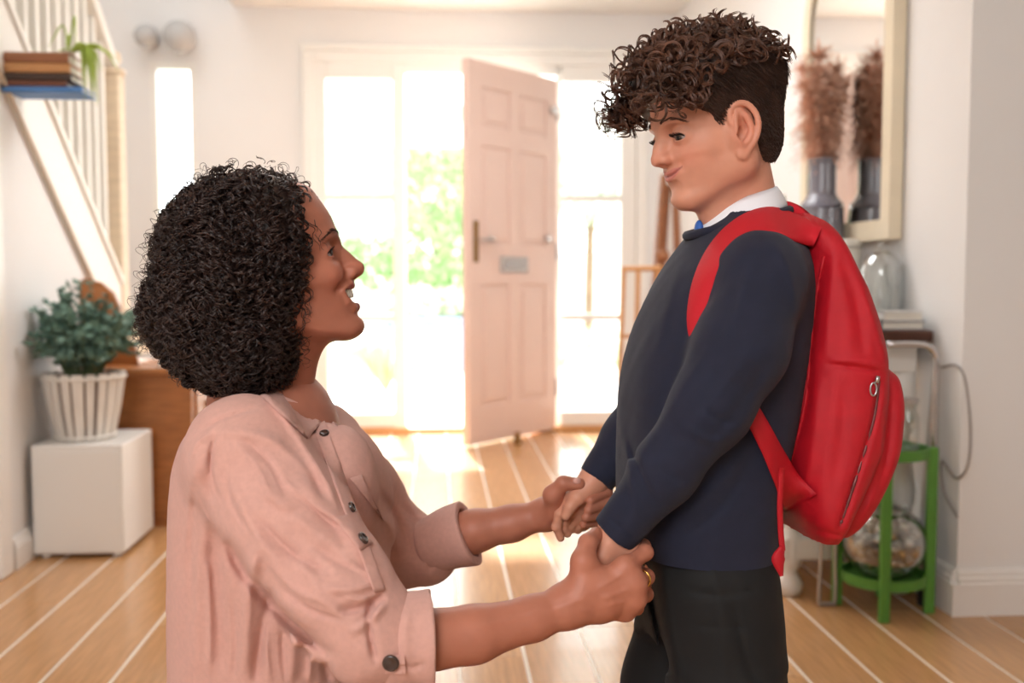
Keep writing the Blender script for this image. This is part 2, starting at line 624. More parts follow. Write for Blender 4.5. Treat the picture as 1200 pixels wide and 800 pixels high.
# letter box, handle, knob, chain
lb = dbox(dl / 2 - .115, dl / 2 + .135, .925, 1.015, .003, .010, .003)
lbo = lb.build('letterbox', M_CHROME, door)
dbox(dl / 2 - .085, dl / 2 + .105, .945, .995, .010, .014, .002).build('letterbox_flap', M_STEEL, lbo)
hp = dbox(dl - .075, dl - .035, .98, 1.20, .003, .009, .002).build('handle_plate', M_BRASS, door)
def dp(x, d, z): return MD @ Vector((x, face * d, z))
MB().tube([dp(dl - .055, .008, 1.10), dp(dl - .055, .05, 1.10), dp(dl - .075, .055, 1.10), dp(dl - .16, .055, 1.10)], .008).build('lever', M_CHROME, hp)
MB().sphere(dp(dl - .16, .02, 1.105), .018).build('lock_knob', M_CHROME, door)
MB().sphere(dp(.10, .018, 1.12), .022).build('latch', M_CHROME, door)
MB().sphere(dp(.06, .018, 1.86), .024).build('door_viewer', M_CHROME, door)
for zz in (.2, 1.0, 1.8):
    MB().tube([dp(-.002, .004, zz), dp(-.002, .004, zz + .1)], .008).build('hinge', M_STEEL, door)
dsp = WF(606, 519, 0.0)
MB().lathe((dsp[0], dsp[1] - .03, 0), [(.022, 0), (.024, .012), (.016, .05), (.02, .06), (.012, .066)], 14).build('doorstop', M_BRASS)
tag(bpy.data.objects['doorstop'], 'small round doorstop on the floor below the open pink door', 'doorstop')

# ---- stairs with string, balusters, handrail, newel
M_STAIR = mat('stair_paint', S(244, 240, 232), 0.45)
M_RAIL = mat('handrail_wood', S(226, 205, 176), 0.4, noise=(8, .08, (1, 1, 6)))
M_BEAD = mat('string_bead_wood', S(214, 194, 168), 0.5)
stair = tag(thing('staircase', (-1.7, 4.4, 0), 'white painted staircase with thin spindles rising behind the left wall', 'staircase'), kind='structure')
XS = XL + .012
t = MB(); t.prism([(2.56, z_str(2.56)), (y_end, z_str(y_end)), (y_end, z_str(y_end) + .27), (2.56, z_str(2.56) + .27)], XL - .06, XS, 'x')
t.build('string_board', M_STAIR, stair)
t = MB(); t.tube([(XS + .004, 2.56, z_str(2.56)), (XS + .004, y_end, z_str(y_end))], .006, 6)
t.build('string_bead', M_BEAD, stair)
t = MB(); t.prism([(2.56, z_str(2.56) + .27), (y_end, z_str(y_end) + .27), (y_end, z_str(y_end) + .30), (2.56, z_str(2.56) + .30)], XL - .07, XS + .012, 'x')
t.build('base_rail', M_STAIR, stair)
hz = lambda y: z_str(y) + 1.17
t = MB(); t.prism([(2.56, hz(2.56)), (y_end + .02, hz(y_end + .02)), (y_end + .02, hz(y_end + .02) + .055), (2.56, hz(2.56) + .055)], XL - .055, XS, 'x')
t.build('handrail', M_STAIR, stair)
y = 2.66
while y < y_end - .04:
    MB().box((XL - .037, y - .0135, z_str(y) + .29), (XL - .010, y + .0135, hz(y) + .01)).build('baluster', M_STAIR, stair)
    y += .098
MB().box((XL - .07, y_end, 0), (XL + .02, y_end + .09, 1.76), bevel=.006).build('newel_post', M_RAIL, stair)
nl = MB().lathe((XL - .025, y_end + .045, 1.76), [(.06, 0), (.062, .02), (.03, .035), (.045, .06), (.04, .09), (.01, .105)], 16)
nl.build('newel_cap', M_RAIL, stair)
for k in range(9):
    y0 = y_end - .02 - k * .245
    z1 = z_str(y_end) + .16 + k * .196
    if y0 < 2.5: break
    MB().box((XW, y0 - .27, z1 - .03), (XL - .06, y0 + .02, z1)).build('tread', M_RAIL, stair)
    MB().box((XW, y0 - .012, z1 - .19), (XL - .06, y0, z1 - .03)).build('riser', M_STAIR, stair)
# quarter landing and lower steps turning into the hall
MB().box((XW, y_end, .55), (XL - .07, 5.35, .69)).build('landing', M_RAIL, stair)
for k in range(3):
    MB().box((XL - .07 + k * .0, 5.35 + k * .22, 0), (XL + .02, 5.57 + k * .22, .55 - k * .17)).build('lower_step', M_STAIR, stair)

# ---- outside: porch, path, lawn, hedge, trees, planter
M_PAVE = mat('paving', S(225, 220, 210), 0.8, noise=(8, .06, (1, 1, 1)))
M_LAWN = mat('lawn', S(130, 160, 90), 0.9, noise=(30, .3, (1, 1, 1)))
struct(MB().box((-6, YB + .22, -.12), (8, 26, -.06)).build('garden_ground', M_PAVE))
tag(MB().box((-5.5, 9.5, -.06), (-.6, 15, -.03)).build('lawn', M_LAWN), 'bright lawn beyond the open front door', 'lawn', kind='stuff')
a = W(475, 168, 7.3)
M_FASCIA = mat('porch_white', S(250, 250, 248), .5)
pc = thing('porch_canopy', (0, 6.9, 2.1), 'white porch canopy over the front step', 'porch')
MB().box((-1.4, YB + .22, W(500, 168, 7.3)[2] + .0), (1.6, 7.3, W(500, 168, 7.3)[2] + .10)).build('canopy_soffit', M_FASCIA, pc)
MB().box((-1.4, 7.3, W(500, 168, 7.3)[2] - .02), (1.6, 7.34, W(500, 168, 7.3)[2] + .5)).build('canopy_fascia', M_FASCIA, pc)


def leaf_cloud(n, centre, rad, size, rng, flat=0.35):
    """n small bent leaf quads filling an ellipsoid"""
    d = rng.normal(size=(n, 3)); d /= np.linalg.norm(d, axis=1)[:, None]
    r = rng.uniform(.45, 1, n) ** .5
    lump = 1 + .18 * np.sin(5 * d[:, 0] + 3 * d[:, 2]) * np.cos(4 * d[:, 1] - 2 * d[:, 2])
    P = np.asarray(centre) + d * (r * lump)[:, None] * np.asarray(rad)
    u = rng.normal(size=(n, 3)); u /= np.linalg.norm(u, axis=1)[:, None]
    w = np.cross(u, rng.normal(size=(n, 3))); w /= np.linalg.norm(w, axis=1)[:, None]
    s = size * rng.uniform(.6, 1.3, n)[:, None]
    k = np.cross(u, w) * s * .15
    V = np.stack([P - u * s, P + w * s * flat + k, P + u * s, P - w * s * flat + k], 1).reshape(-1, 3)
    F = np.arange(4 * n).reshape(n, 4)
    return V, F


def garden_plant(name, label, cat, c, rad, n, size, color, trunk=True, group=None):
    c = np.array(c, float)
    base = (c[0], c[1], -.05)
    t = thing(name, base, label, cat, group)
    V, F = leaf_cloud(n, c, rad, size, RNG)
    m = mat(name + '_leaf_%02d' % len(MATS), color, .6, noise=(2, .25, (1, 1, 1)))
    mesh_obj('foliage', V, F, m, t, kind='stuff')
    MB().tube([(c[0], c[1], -.06), (c[0] + .03, c[1], c[2] - rad[2] * .3), (c[0], c[1] + .02, c[2])], [.09 * rad[0] ** .5, .07 * rad[0] ** .5, .02], 8).build('trunk' if trunk else 'stem', mat('bark', S(110, 90, 70), .9, noise=(20, .3, (1, 1, .2))), t)
    return t


garden_plant('garden_tree', 'broad pale green tree seen through the open doorway', 'tree', W(512, 262, 15), (1.5, 1.3, 1.25), 5200, .09, S(150, 180, 124))  # garden leaf colours are paled: outdoor glare put into the colour
garden_plant('garden_tree', 'reddish brown blossom tree behind the pale green tree', 'tree', W(520, 215, 19), (1.5, 1.1, 1.1), 4200, .10, S(172, 152, 142))
garden_plant('garden_tree', 'blue green conifer left of the doorway post, seen through the glass', 'tree', W(405, 205, 21.0), (1.2, .8, 1.5), 2500, .10, S(170, 192, 184))
garden_plant('garden_shrub', 'grey green shrub seen through the right sidelight of the door', 'shrub', W(690, 212, 12.5), (.6, .5, .6), 1600, .07, S(178, 194, 172))
garden_plant('garden_shrub', 'low shrub by the path seen through the lower right pane', 'shrub', W(690, 420, 11), (.5, .5, .35), 900, .06, S(188, 200, 165), trunk=False)
a, b = W(474, 372, 10.5), W(560, 415, 10.5)
pl = thing('raised_planter', ((a[0] + b[0]) / 2, 10.9, -.06), 'blue grey raised planter with white flowering plants outside the doorway', 'planter')
M_SLATE = mat('planter_slate', S(122, 140, 160), .6, noise=(6, .1, (1, 1, 1)))
MB().box((a[0] - .2, 10.5, -.06), (b[0] + .5, 11.4, a[2]), bevel=.02).build('planter_box', M_SLATE, pl)
MB().box((a[0] - .24, 10.46, a[2] - .05), (b[0] + .54, 11.44, a[2]), bevel=.015).build('planter_rim', M_SLATE, pl)
V, F = leaf_cloud(900, (a[0] + .35, 10.95, a[2] + .1), (.8, .35, .22), .06, RNG)
mesh_obj('planting', V, F, mat('planter_leaf', S(185, 200, 170), .6), pl, kind='stuff')
for (xa_, za_) in ((.15, .35), (.5, .42), (.75, .3)):
    MB().tube([(a[0] + xa_, 10.9, a[2]), (a[0] + xa_ + .02, 10.9, a[2] + za_)], .008, 5).build('flower_stem', mat('planter_leaf'), pl)
# spiky plant beside the path, left sidelight
sp = W(480, 405, 8.6)
spt = thing('spiky_plant', (sp[0] - .2, 8.6, -.06), 'spiky leaved plant on the path just outside the doorway', 'plant')
for k in range(16):
    a_ = 2 * pi * k / 16 + .2
    ln = .42 + .12 * (k % 3)
    c0 = np.array([sp[0] - .2, 8.6, -.05])
    pts = [c0, c0 + [cos(a_) * ln * .45, sin(a_) * ln * .45, .40], c0 + [cos(a_) * ln, sin(a_) * ln, .33]]
    MB().tube(spline(pts, 6), [.014, .018, .016, .012, .007, .001], 5).build('leaf', mat('spiky_leaf', S(150, 175, 110), .5), spt)
# street wall far off
struct(MB().box((-6, 22, -.1), (8, 22.3, 1.4)).build('garden_wall', mat('garden_wall_render', S(235, 230, 222), .8)))

# ================================================================== FURNITURE AND OBJECTS
M_WHITE = mat('white_lacquer', S(236, 232, 226), .4)
M_PINE = mat('orange_pine', S(168, 106, 56), .45, noise=(5, .22, (2, 2, 14)), bump=(40, .06, .001))
M_DARKW = mat('dark_wood', S(78, 45, 32), .4, noise=(6, .2, (2, 12, 12)))
M_BLACK = mat('black_rubber', S(28, 27, 27), .5)

# ---- white storage cube
p = WF(38, 655); q = WF(146, 653)
bx0, bx1, by0, by1 = -1.312, q[0], q[1], q[1] + .35
bxt = thing('storage_cube', ((bx0 + bx1) / 2, (by0 + by1) / 2, 0), 'white lacquered storage cube carrying the basket plant', 'cube')
BT = .372
MB().box((bx0, by0, .014), (bx1, by1, BT), bevel=.005).build('body', M_WHITE, bxt)
MB().box((bx0 + .01, by0 - .003, .022), (bx1 - .01, by0 + .002, BT - .02), bevel=.002).build('front_panel', M_WHITE, bxt)
for sx in (bx0 + .03, bx1 - .03):
    for sy in (by0 + .03, by1 - .03):
        MB().lathe((sx, sy, 0), [(.012, 0), (.014, .015)], 10).build('foot', M_WHITE, bxt)

# ---- plant in a whitewashed slatted basket on the cube
bc = np.array([(bx0 + bx1) / 2 - .02, by0 + .15, BT])
h_b = .225
pb = thing('potted_plant', bc, 'bushy blue green plant in a whitewashed slatted basket on the white cube', 'plant')
M_WWASH = mat('whitewashed_slat', S(226, 218, 208), .7, noise=(18, .12, (1, 1, .3)))
M_CANE = mat('brown_cane', S(122, 92, 72), .7, noise=(30, .25, (1, 1, 1)))
r0, r1 = .088, .127
MB().lathe(bc, [(r0 - .006, .004), (r1 - .008, h_b - .01), (r1 - .02, h_b - .01), (.02, h_b - .03)], 28).build('basket_body', M_CANE, pb)
ns = 20
for k in range(ns):
    a = 2 * pi * (k + .5) / ns
    u = np.array([cos(a), sin(a), 0]); t_ = np.array([-sin(a), cos(a), 0])
    hw = .0095 if k % 3 else .0125
    v = []
    for z, r in ((.0, r0), (h_b * .5, (r0 + r1) / 2 + .003), (h_b, r1)):
        for s_ in (-1, 1):
            for d_ in (-.003, .005):
                v.append(bc + u * (r + d_) + t_ * s_ * hw * (r / r0) + [0, 0, z])
    f = []
    for i in (0, 4):
        f += [(i, i + 2, i + 6, i + 4), (i + 1, i + 5, i + 7, i + 3), (i, i + 4, i + 5, i + 1), (i + 2, i + 3, i + 7, i + 6)]
    f += [(0, 1, 3, 2), (8, 10, 11, 9)]
    mesh_obj('slat', v, f, M_WWASH, pb)
for z in (.012, h_b * .93):
    rr = r0 + (r1 - r0) * z / h_b + .006
    MB().tube([bc + [rr * cos(a), rr * sin(a), z] for a in np.linspace(0, 2 * pi, 29)[:-1]], .007, 6, closed=True).build('rim_band', M_WWASH, pb)
# foliage: arching stems with opposite oval leaves
rng = np.random.default_rng(11)
fv, ff = [], []
stems = MB()
M_EUC = mat('blue_green_leaf', S(108, 138, 122), .55, noise=(9, .4, (1, 1, 1)))
for k in range(150):
    a = rng.uniform(0, 2 * pi); lean = rng.uniform(.02, .24); hh = rng.uniform(.07, .29)
    base = bc + [.05 * cos(a), .05 * sin(a), h_b - .02]
    tip = bc + [lean * cos(a), lean * sin(a) * .8, h_b + hh * (1.1 - lean * 2.2)]
    if tip[0] < XL + .02: tip[0] = XL + .02
    mid = (base + tip) / 2 + [0, 0, .05]
    pts = spline([base, mid, tip], 9)
    stems.tube(pts, .0016, 4)
    for i in range(2, 9):
        for s_ in range(3):
            d = rng.normal(size=3); d[2] = abs(d[2]) * .6; d /= np.linalg.norm(d)
            w = np.cross(d, rng.normal(size=3)); w /= np.linalg.norm(w)
            L_ = rng.uniform(.018, .034); n0 = len(fv)
            P = pts[i]
            nn = np.cross(d, w) * .004
            fv += [P, P + d * L_ * .5 + w * L_ * .36 + nn, P + d * L_, P + d * L_ * .5 - w * L_ * .36 + nn]
            ff.append((n0, n0 + 1, n0 + 2, n0 + 3))
mesh_obj('foliage', np.array(fv), np.array(ff), M_EUC, pb, kind='stuff')
stems.build('stems', mat('stem_green', S(90, 105, 70), .6), pb, kind='stuff')

# ---- pine washstand behind the cube
p = W(229, 620, 3.78); cx1 = p[0]
cz = W(200, 432, 3.78)[2]
cab = thing('pine_washstand', ((XL + cx1) / 2, 4.0, 0), 'orange pine washstand with a scrolled backboard behind the basket plant', 'cabinet')
cx0 = XL + .025
MB().box((cx0, 3.80, .03), (cx1 - .01, 4.22, cz - .025), bevel=.004).build('body', M_PINE, cab)
MB().box((cx0 - .0, 3.775, cz - .025), (cx1 + .012, 4.24, cz), bevel=.006).build('top', M_PINE, cab)
MB().box((cx0 + .005, 3.805, 0), (cx1 - .015, 4.2, .03)).build('plinth', M_PINE, cab)
dr = MB().box((cx1 - .012, 3.85, .30), (cx1 + .0, 4.17, cz - .05), bevel=.003).build('drawer', M_PINE, cab)
MB().sphere((cx1 + .008, 4.0, .43), .014).build('knob', M_PINE, dr)
dd = MB().box((cx1 - .012, 3.85, .06), (cx1 + .0, 4.17, .285), bevel=.003).build('cabinet_door', M_PINE, cab)
MB().sphere((cx1 + .008, 3.9, .18), .014).build('knob', M_PINE, dd)
# scrolled board standing on the top
yb_ = 3.95
out = [W(x, y, yb_) for x, y in ((92, 432), (91, 330), (100, 326), (118, 331), (132, 343), (140, 360), (140, 372), (136, 380), (144, 392), (158, 404), (163, 432))]
MB().prism([(v[0], v[2]) for v in out], yb_, yb_ + .022, 'y').build('backboard', M_PINE, cab)
# white dish and small white box at its right end
bxp = W(243, 470, 3.9)
ws = thing('letter_rack', (cx1 - .07, 3.9, cz), 'small white letter rack standing on the pine washstand', 'rack')
MB().box((cx1 - .14, 3.84, cz), (cx1 - .01, 3.96, cz + .012)).build('base', M_WHITE, ws)
for yy in (3.845, 3.90, 3.95):
    MB().box((cx1 - .135, yy, cz + .012), (cx1 - .015, yy + .006, cz + .07)).build('divider', M_WHITE, ws)

# ---- floating stack of books on the left wall, and trailing plant
bk0, bk1 = W(27, 110, 3.30), W(80, 62, 3.30)
books = [('book', 'thick brown leather book, top of the floating stack', S(150, 98, 66), .27),
         ('book', 'tan spined book second in the floating stack', S(196, 142, 92), .24),
         ('book', 'dark brown book third in the floating stack', S(74, 56, 48), .20),
         ('book', 'reddish brown thin book fourth in the floating stack', S(120, 76, 58), .14),
         ('book', 'bright blue book at the bottom of the floating stack', S(88, 136, 196), .15)]
ztop_, zbot_ = W(50, 61, 3.30)[2], W(50, 108, 3.30)[2]
xw0, xw1 = XL + .003, W(82, 90, 3.30)[0]
z = ztop_
M_PAGE = mat('book_pages', S(226, 220, 208), .8, noise=(60, .08, (.2, .2, 8)))
for i, (nm, lb_, cl, fr_) in enumerate(books):
    hgt = (ztop_ - zbot_) * fr_
    z0 = z - hgt
    cm = mat('book_cover_%d' % i, cl, .55, noise=(10, .1, (1, 1, 1)))
    bt = thing(nm, ((xw0 + xw1) / 2, 3.36, z0), lb_, 'book', 'books of the floating stack')
    dx = (-.004, .0, .003, -.010, .035)[i]
    d1 = .12 + (.004, -.01, .0, -.015, .02)[i]
    MB().box((xw0, 3.30, z0 + .0006), (xw1 + dx, 3.30 + d1, z0 + .004)).box((xw0, 3.30, z - .004), (xw1 + dx, 3.30 + d1, z - .0006)).build('cover', cm, bt)
    sp_ = []
    for k in range(7):
        a = -pi / 2 + pi * k / 6
        sp_.append((3.30 - .006 * cos(a), z0 + .0006 + (hgt - .0012) * (k / 6)))
    sp_ += [(3.306, z - .0006), (3.306, z0 + .0006)]
    MB().prism(sp_, xw0, xw1 + dx, 'x').build('spine', cm, bt)
    MB().box((xw0 + .004, 3.304, z0 + .004), (xw1 + dx - .004, 3.30 + d1 - .005, z - .004)).build('pages', M_PAGE, bt)
    z = z0
sp0 = np.array([xw1 - .022, 3.36, ztop_])
spt = thing('spider_plant', sp0, 'small trailing spider plant on top of the floating books', 'plant')
MB().lathe(sp0, [(.016, 0), (.020, .014), (.017, .014), (.008, .012)], 14).build('pot', mat('pale_pot', S(214, 200, 180), .6), spt)
lm = mat('spider_leaf', S(168, 190, 84), .5, noise=(12, .2, (1, 1, 1)))
for k in range(30):
    a = rng.uniform(-1.0, .9) if k % 6 else rng.uniform(-2.6, 2.6)
    ln = rng.uniform(.055, .10) if k % 5 else .15
    dr_ = rng.uniform(.04, .17) if k % 5 else rng.uniform(-.02, .06)
    b_ = sp0 + [0, 0, .012]
    e = b_ + [cos(a) * ln, sin(a) * ln * .6, -dr_]
    if e[0] < xw1 + .022: e[2] = max(e[2], ztop_ + .02)
    if e[0] < XL + .02: e[0] = XL + .02
    m_ = (b_ + e) / 2 + [abs(cos(a)) * .02, 0, dr_ * .5 + .02]
    MB().tube(spline([b_, m_, e], 7), [.002, .0035, .0042, .004, .003, .002, .0004], 4).build('leaf', lm, spt)

# ---- globe wall lamps on the stairwell wall
for (gx, gy, rr, lb_) in ((210, 43, 18, 'larger smoky globe wall lamp above the stair window'), (171, 42, 13, 'smaller smoky globe wall lamp over the handrail')):
    c_ = W(gx, gy, YB - .10)
    g = thing('wall_lamp', (c_[0], YB, c_[2]), lb_, 'lamp', 'globe wall lamps by the stairs')
    MB().sphere(c_, rr * YB / 1200).build('globe', mat('smoky_globe', S(196, 194, 192), .25), g, smooth=True)
    MB().tube([(c_[0], YB - .001, c_[2]), (c_[0], YB - .02, c_[2]), (c_[0], YB - .04, c_[2])], [.05, .05, .02], 14).build('wall_plate', M_STEEL, g)
    MB().sphere((c_[0], YB - .14, c_[2] - rr * YB / 1200 - .004), .014).build('finial', M_CHROME, g)

# ================================================================== RIGHT SIDE
# ---- console table: dark top, white turned legs, lower shelf
tx0, tx1, ty0, ty1 = .985, XR - .026, 2.79, 3.86
tz = W(1085, 387, 2.78)[2]
con = thing('console_table', ((tx0 + tx1) / 2, (ty0 + ty1) / 2, 0), 'console table with a dark wooden top and white turned legs', 'table')
MB().box((tx0 - .02, ty0 - .02, tz - .032), (tx1 + .01, ty1 + .02, tz), bevel=.006).build('table_top', M_DARKW, con)
MB().box((tx0 + .02, ty0 + .02, tz - .12), (tx1 - .02, ty1 - .02, tz - .032)).build('apron', M_WHITE, con)
prof = [(.030, 0), (.036, .015), (.038, .035), (.026, .055), (.020, .07), (.030, .085), (.032, .10), (.032, .175), (.024, .185), (.018, .20), (.030, .225), (.042, .27),
        (.044, .30), (.036, .35), (.026, .42), (.022, .46), (.034, .475), (.022, .49), (.036, .51), (.036, tz - .033)]
for lx in (tx0 + .03, tx1 - .04):
    for ly in (ty0 + .06, ty1 - .05):
        MB().lathe((lx, ly, 0), prof, 18).build('leg', M_WHITE, con, smooth=True)
MB().box((tx0 + .0, ty0 + .03, .105), (tx1 - .01, ty1 - .02, .17), bevel=.006).build('lower_shelf', M_WHITE, con)
# black box on the lower shelf
bb = W(947, 634, 2.98)
bs = thing('black_box', (tx0 + .1, 3.05, .17), 'black lidded box on the lower shelf of the console table', 'box')
MB().box((tx0 + .03, 2.93, .17), (tx0 + .20, 3.2, .255), bevel=.006).build('box_body', M_BLACK, bs)
MB().box((tx0 + .026, 2.926, .255), (tx0 + .204, 3.204, .285), bevel=.006).build('lid', M_BLACK, bs)

# ---- arched mirror on the right wall
M_CREAM = mat('cream_frame', S(232, 218, 192), .5, noise=(8, .05, (1, 1, 1)))
M_MIRR = mat('mirror_glass', (.93, .93, .92), .02, metal=1.0)
my0, my1 = WX(1058, 280, XR)[1], WX(943, 20, XR - .04)[1]
mz0 = WX(1058, 280, XR)[2]
mzs = 1.80
def arch(y0, y1, z0, zs, n=20):
    pts = [(y0, z0), (y1, z0), (y1, zs)]
    r = (y1 - y0) / 2
    for k in range(1, n):
        a = pi * k / n
        pts.append(((y0 + y1) / 2 + r * cos(a), zs + r * .9 * sin(a)))
    pts.append((y0, zs))
    return pts
mir = thing('wall_mirror', (XR, (my0 + my1) / 2, mz0), 'arched mirror in a cream frame on the right wall', 'mirror')
fw = .062
o_ = arch(my0, my1, mz0, mzs); i_ = arch(my0 + fw, my1 - fw, mz0 + fw, mzs)
k = len(o_)
v = [(XR - .004, y, z) for y, z in o_] + [(XR - .045, y, z) for y, z in o_] + [(XR - .045, y, z) for y, z in i_] + [(XR - .004, y, z) for y, z in i_]
f = []
for a in range(k):
    b = (a + 1) % k
    for L_ in range(3):
        f.append((L_ * k + a, L_ * k + b, (L_ + 1) * k + b, (L_ + 1) * k + a))
mesh_obj('mirror_frame', v, f, M_CREAM, mir)
mesh_obj('mirror_pane', [(XR - .035, y, z) for y, z in i_], [tuple(range(k))], M_MIRR, mir)

# ---- grey vase with dried pampas
vd = 3.36
vc = W(962, 300, vd); vc[2] = tz
vs = 1200 / vd
vase = thing('pampas_vase', vc, 'tall ribbed grey vase of dried pampas in front of the mirror', 'vase')
vt = W(962, 186, vd)[2] - tz
zsh = W(962, 234, vd)[2] - tz
M_VASE = mat('grey_glaze', S(132, 130, 140), .18, noise=(8, .05, (1, 1, 1)), coat=.5)
rn, rb = .045, .072
pr = [(.05, 0), (rb - .004, .006), (rb, .02)]
zz = .03
while zz < zsh - .03:
    pr += [(rb, zz), (rb - .0015, zz + .006), (rb, zz + .012)]; zz += .016
pr += [(rb, zsh - .03), (rb - .004, zsh - .012), (rb - .016, zsh), (rn + .004, zsh + .012), (rn, zsh + .02)]
zz = zsh + .025
while zz < vt - .02:
    pr += [(rn, zz), (rn - .001, zz + .004), (rn, zz + .008)]; zz += .012
pr += [(rn, vt - .008), (rn + .003, vt), (rn - .006, vt), (rn - .008, vt - .1)]
MB().lathe(vc, pr, 32).build('vase_body', M_VASE, vase, smooth=True)
# pampas plumes
M_PAMP = mat('dried_pampas', S(232, 184, 156), .8, noise=(14, .25, (1, 1, 1)))
rp = np.random.default_rng(5)
top0 = vc + [0, 0, vt - .02]
plumes = [(-.055, .0, .36, .11), (-.01, .02, .42, .12), (.025, -.02, .36, .11), (-.04, -.02, .27, .08), (.0, .02, .19, .07), (.05, -.03, .30, .08), (-.02, .0, .35, .10), (.02, .03, .30, .08)]
for (dx, dy, hh, rr) in plumes:
    tip = top0 + [dx * 1.6, dy, hh]
    stem = spline([top0 + [0, 0, -.25], top0 + [dx * .25, dy * .3, hh * .2], tip], 12)
    MB().tube(stem, .0022, 5).build('stem', M_PAMP, vase)
    sv, sf = [], []
    for n_ in range(700):
        t_ = rp.uniform(.50, 1.0)
        b_ = stem[min(11, int(t_ * 11))]
        d = rp.normal(size=3); d[2] = d[2] * .8 + .25; d /= np.linalg.norm(d)
        l_ = rr * rp.uniform(.30, 1.0) * (.55 + .45 * sin(pi * min(1, t_)))
        w = np.cross(d, rp.normal(size=3)); w /= np.linalg.norm(w)
        e = b_ + d * l_ + [0, 0, -.25 * l_ * l_ / .1]
        m_ = b_ + d * l_ * .5
        for (P, Q, wd) in ((b_, m_, .0016), (m_, e, .0013)):
            n0 = len(sv)
            sv += [P - w * wd, P + w * wd, Q + w * wd * .7, Q - w * wd * .7]
            sf.append((n0, n0 + 1, n0 + 2, n0 + 3))
    SV = np.array(sv); SV[:, 0] = np.minimum(SV[:, 0], XR - .05)
    mesh_obj('plume', SV, np.array(sf), M_PAMP, vase, kind='stuff')

# ---- snake plant behind the vase
M_SNAKE = mat('snake_leaf', S(84, 104, 58), .45, noise=(20, .4, (1, 1, 4)))
sn0 = np.array([1.27, 3.52, tz])
sn = thing('snake_plant', sn0, 'snake plant with pointed green leaves behind the grey vase', 'plant')
MB().lathe(sn0, [(.045, 0), (.06, .12), (.055, .12), (.02, .11)], 18).build('pot', mat('white_pot', S(225, 222, 216), .5), sn)
for k in range(9):
    a = 2 * pi * k / 9; r_ = .02 + .012 * (k % 2)
    hh = (.25, .31, .28, .34, .22, .3, .27, .33, .24)[k]
    b_ = sn0 + [r_ * cos(a), r_ * sin(a), .10]; e = sn0 + [r_ * 2.3 * cos(a), r_ * 2.3 * sin(a), .10 + hh]
    t_ = np.array([-sin(a), cos(a), 0]); u = np.array([cos(a), sin(a), 0])
    v = []
    for s_, wd in ((0, .014), (.35, .020), (.7, .015), (.9, .007), (1, .0005)):
        P = b_ * (1 - s_) + e * s_
        v += [P - t_ * wd, P - u * .004, P + t_ * wd, P + u * .002]
    f = [(i * 4 + j, i * 4 + (j + 1) % 4, i * 4 + 4 + (j + 1) % 4, i * 4 + 4 + j) for i in range(4) for j in range(4)]
    mesh_obj('leaf', v, f, M_SNAKE, sn)

# ---- glassware on the console
M_GL = glass('clear_glass', (.95, .965, .96), .07)
def shell(c, prof, t, n=24):
    inner = [(max(.001, r - t), z) for r, z in prof[::-1]]
    return MB().lathe(c, prof + inner, n, cap=False)
gd = W(1032, 380, 3.02); gd[2] = tz
dome = thing('glass_dome', gd, 'clear glass cloche with a round knob on the console table', 'cloche')
hd = W(1032, 285, 3.02)[2] - tz
prd = [(.062, .016), (.064, .03), (.064, hd * .62)] + [(.064 * cos(a), hd * .62 + (hd * .38 - .02) * sin(a)) for a in np.linspace(.15, 1.5, 9)]
shell(gd, prd, .002).build('dome', M_GL, dome, smooth=True)
MB().sphere(gd + [0, 0, hd - .008], .011).build('knob', M_GL, dome, smooth=True)
MB().lathe(gd, [(.075, 0), (.078, .008), (.07, .016), (.01, .016)], 24).build('base', M_WHITE, dome)
MB().lathe(gd + [0, 0, .016], [(.02, 0), (.028, .03), (.03, .08), (.016, .12), (.013, .16), (.018, .17)], 16).build('inner_bottle', mat('milk_glass', S(225, 224, 220), .2), dome, smooth=True)
jr = W(992, 350, 3.14); jr[2] = tz
jar = thing('lidded_jar', jr, 'white ceramic jar with a flat lid beside the grey vase', 'jar')
hj = W(992, 281, 3.14)[2] - tz
MB().lathe(jr, [(.03, 0), (.043, .01), (.046, hj * .5), (.040, hj * .86), (.034, hj * .9), (.001, hj * .9)], 22).build('jar_body', mat('jar_ceramic', S(216, 212, 202), .25), jar, smooth=True)
MB().lathe(jr + [0, 0, hj * .9], [(.036, 0), (.040, .006), (.038, hj * .1), (.001, hj * .1 + .004)], 22).build('lid', mat('jar_ceramic'), jar, smooth=True)

# ---- books/box on the console's near end
b0 = W(1060, 386, 2.80); b1_ = W(1113, 362, 2.80)
bw = [('grey cloth bound book on the near end of the console table', S(120, 120, 128), tx1 - .13, tx1 - .002, .0, .026),
      ('slim white book on top of the grey book on the console table', S(206, 203, 200), tx1 - .125, tx1 - .006, .026, .052)]
for i, (lb_, cl, x0, x1, z0, z1) in enumerate(bw):
    bt = thing('book', ((x0 + x1) / 2, 2.9, tz + z0), lb_, 'book', 'books on the console table')
    cm = mat('console_book_%d' % i, cl, .6)
    MB().box((x0, 2.80, tz + z0), (x1, 2.92, tz + z0 + .003)).box((x0, 2.80, tz + z1 - .003), (x1, 2.92, tz + z1)).box((x0, 2.80, tz + z0), (x0 + .004, 2.92, tz + z1)).build('cover', cm, bt)
    MB().box((x0 + .004, 2.804, tz + z0 + .003), (x1 - .004, 2.916, tz + z1 - .003)).build('pages', M_PAGE, bt)

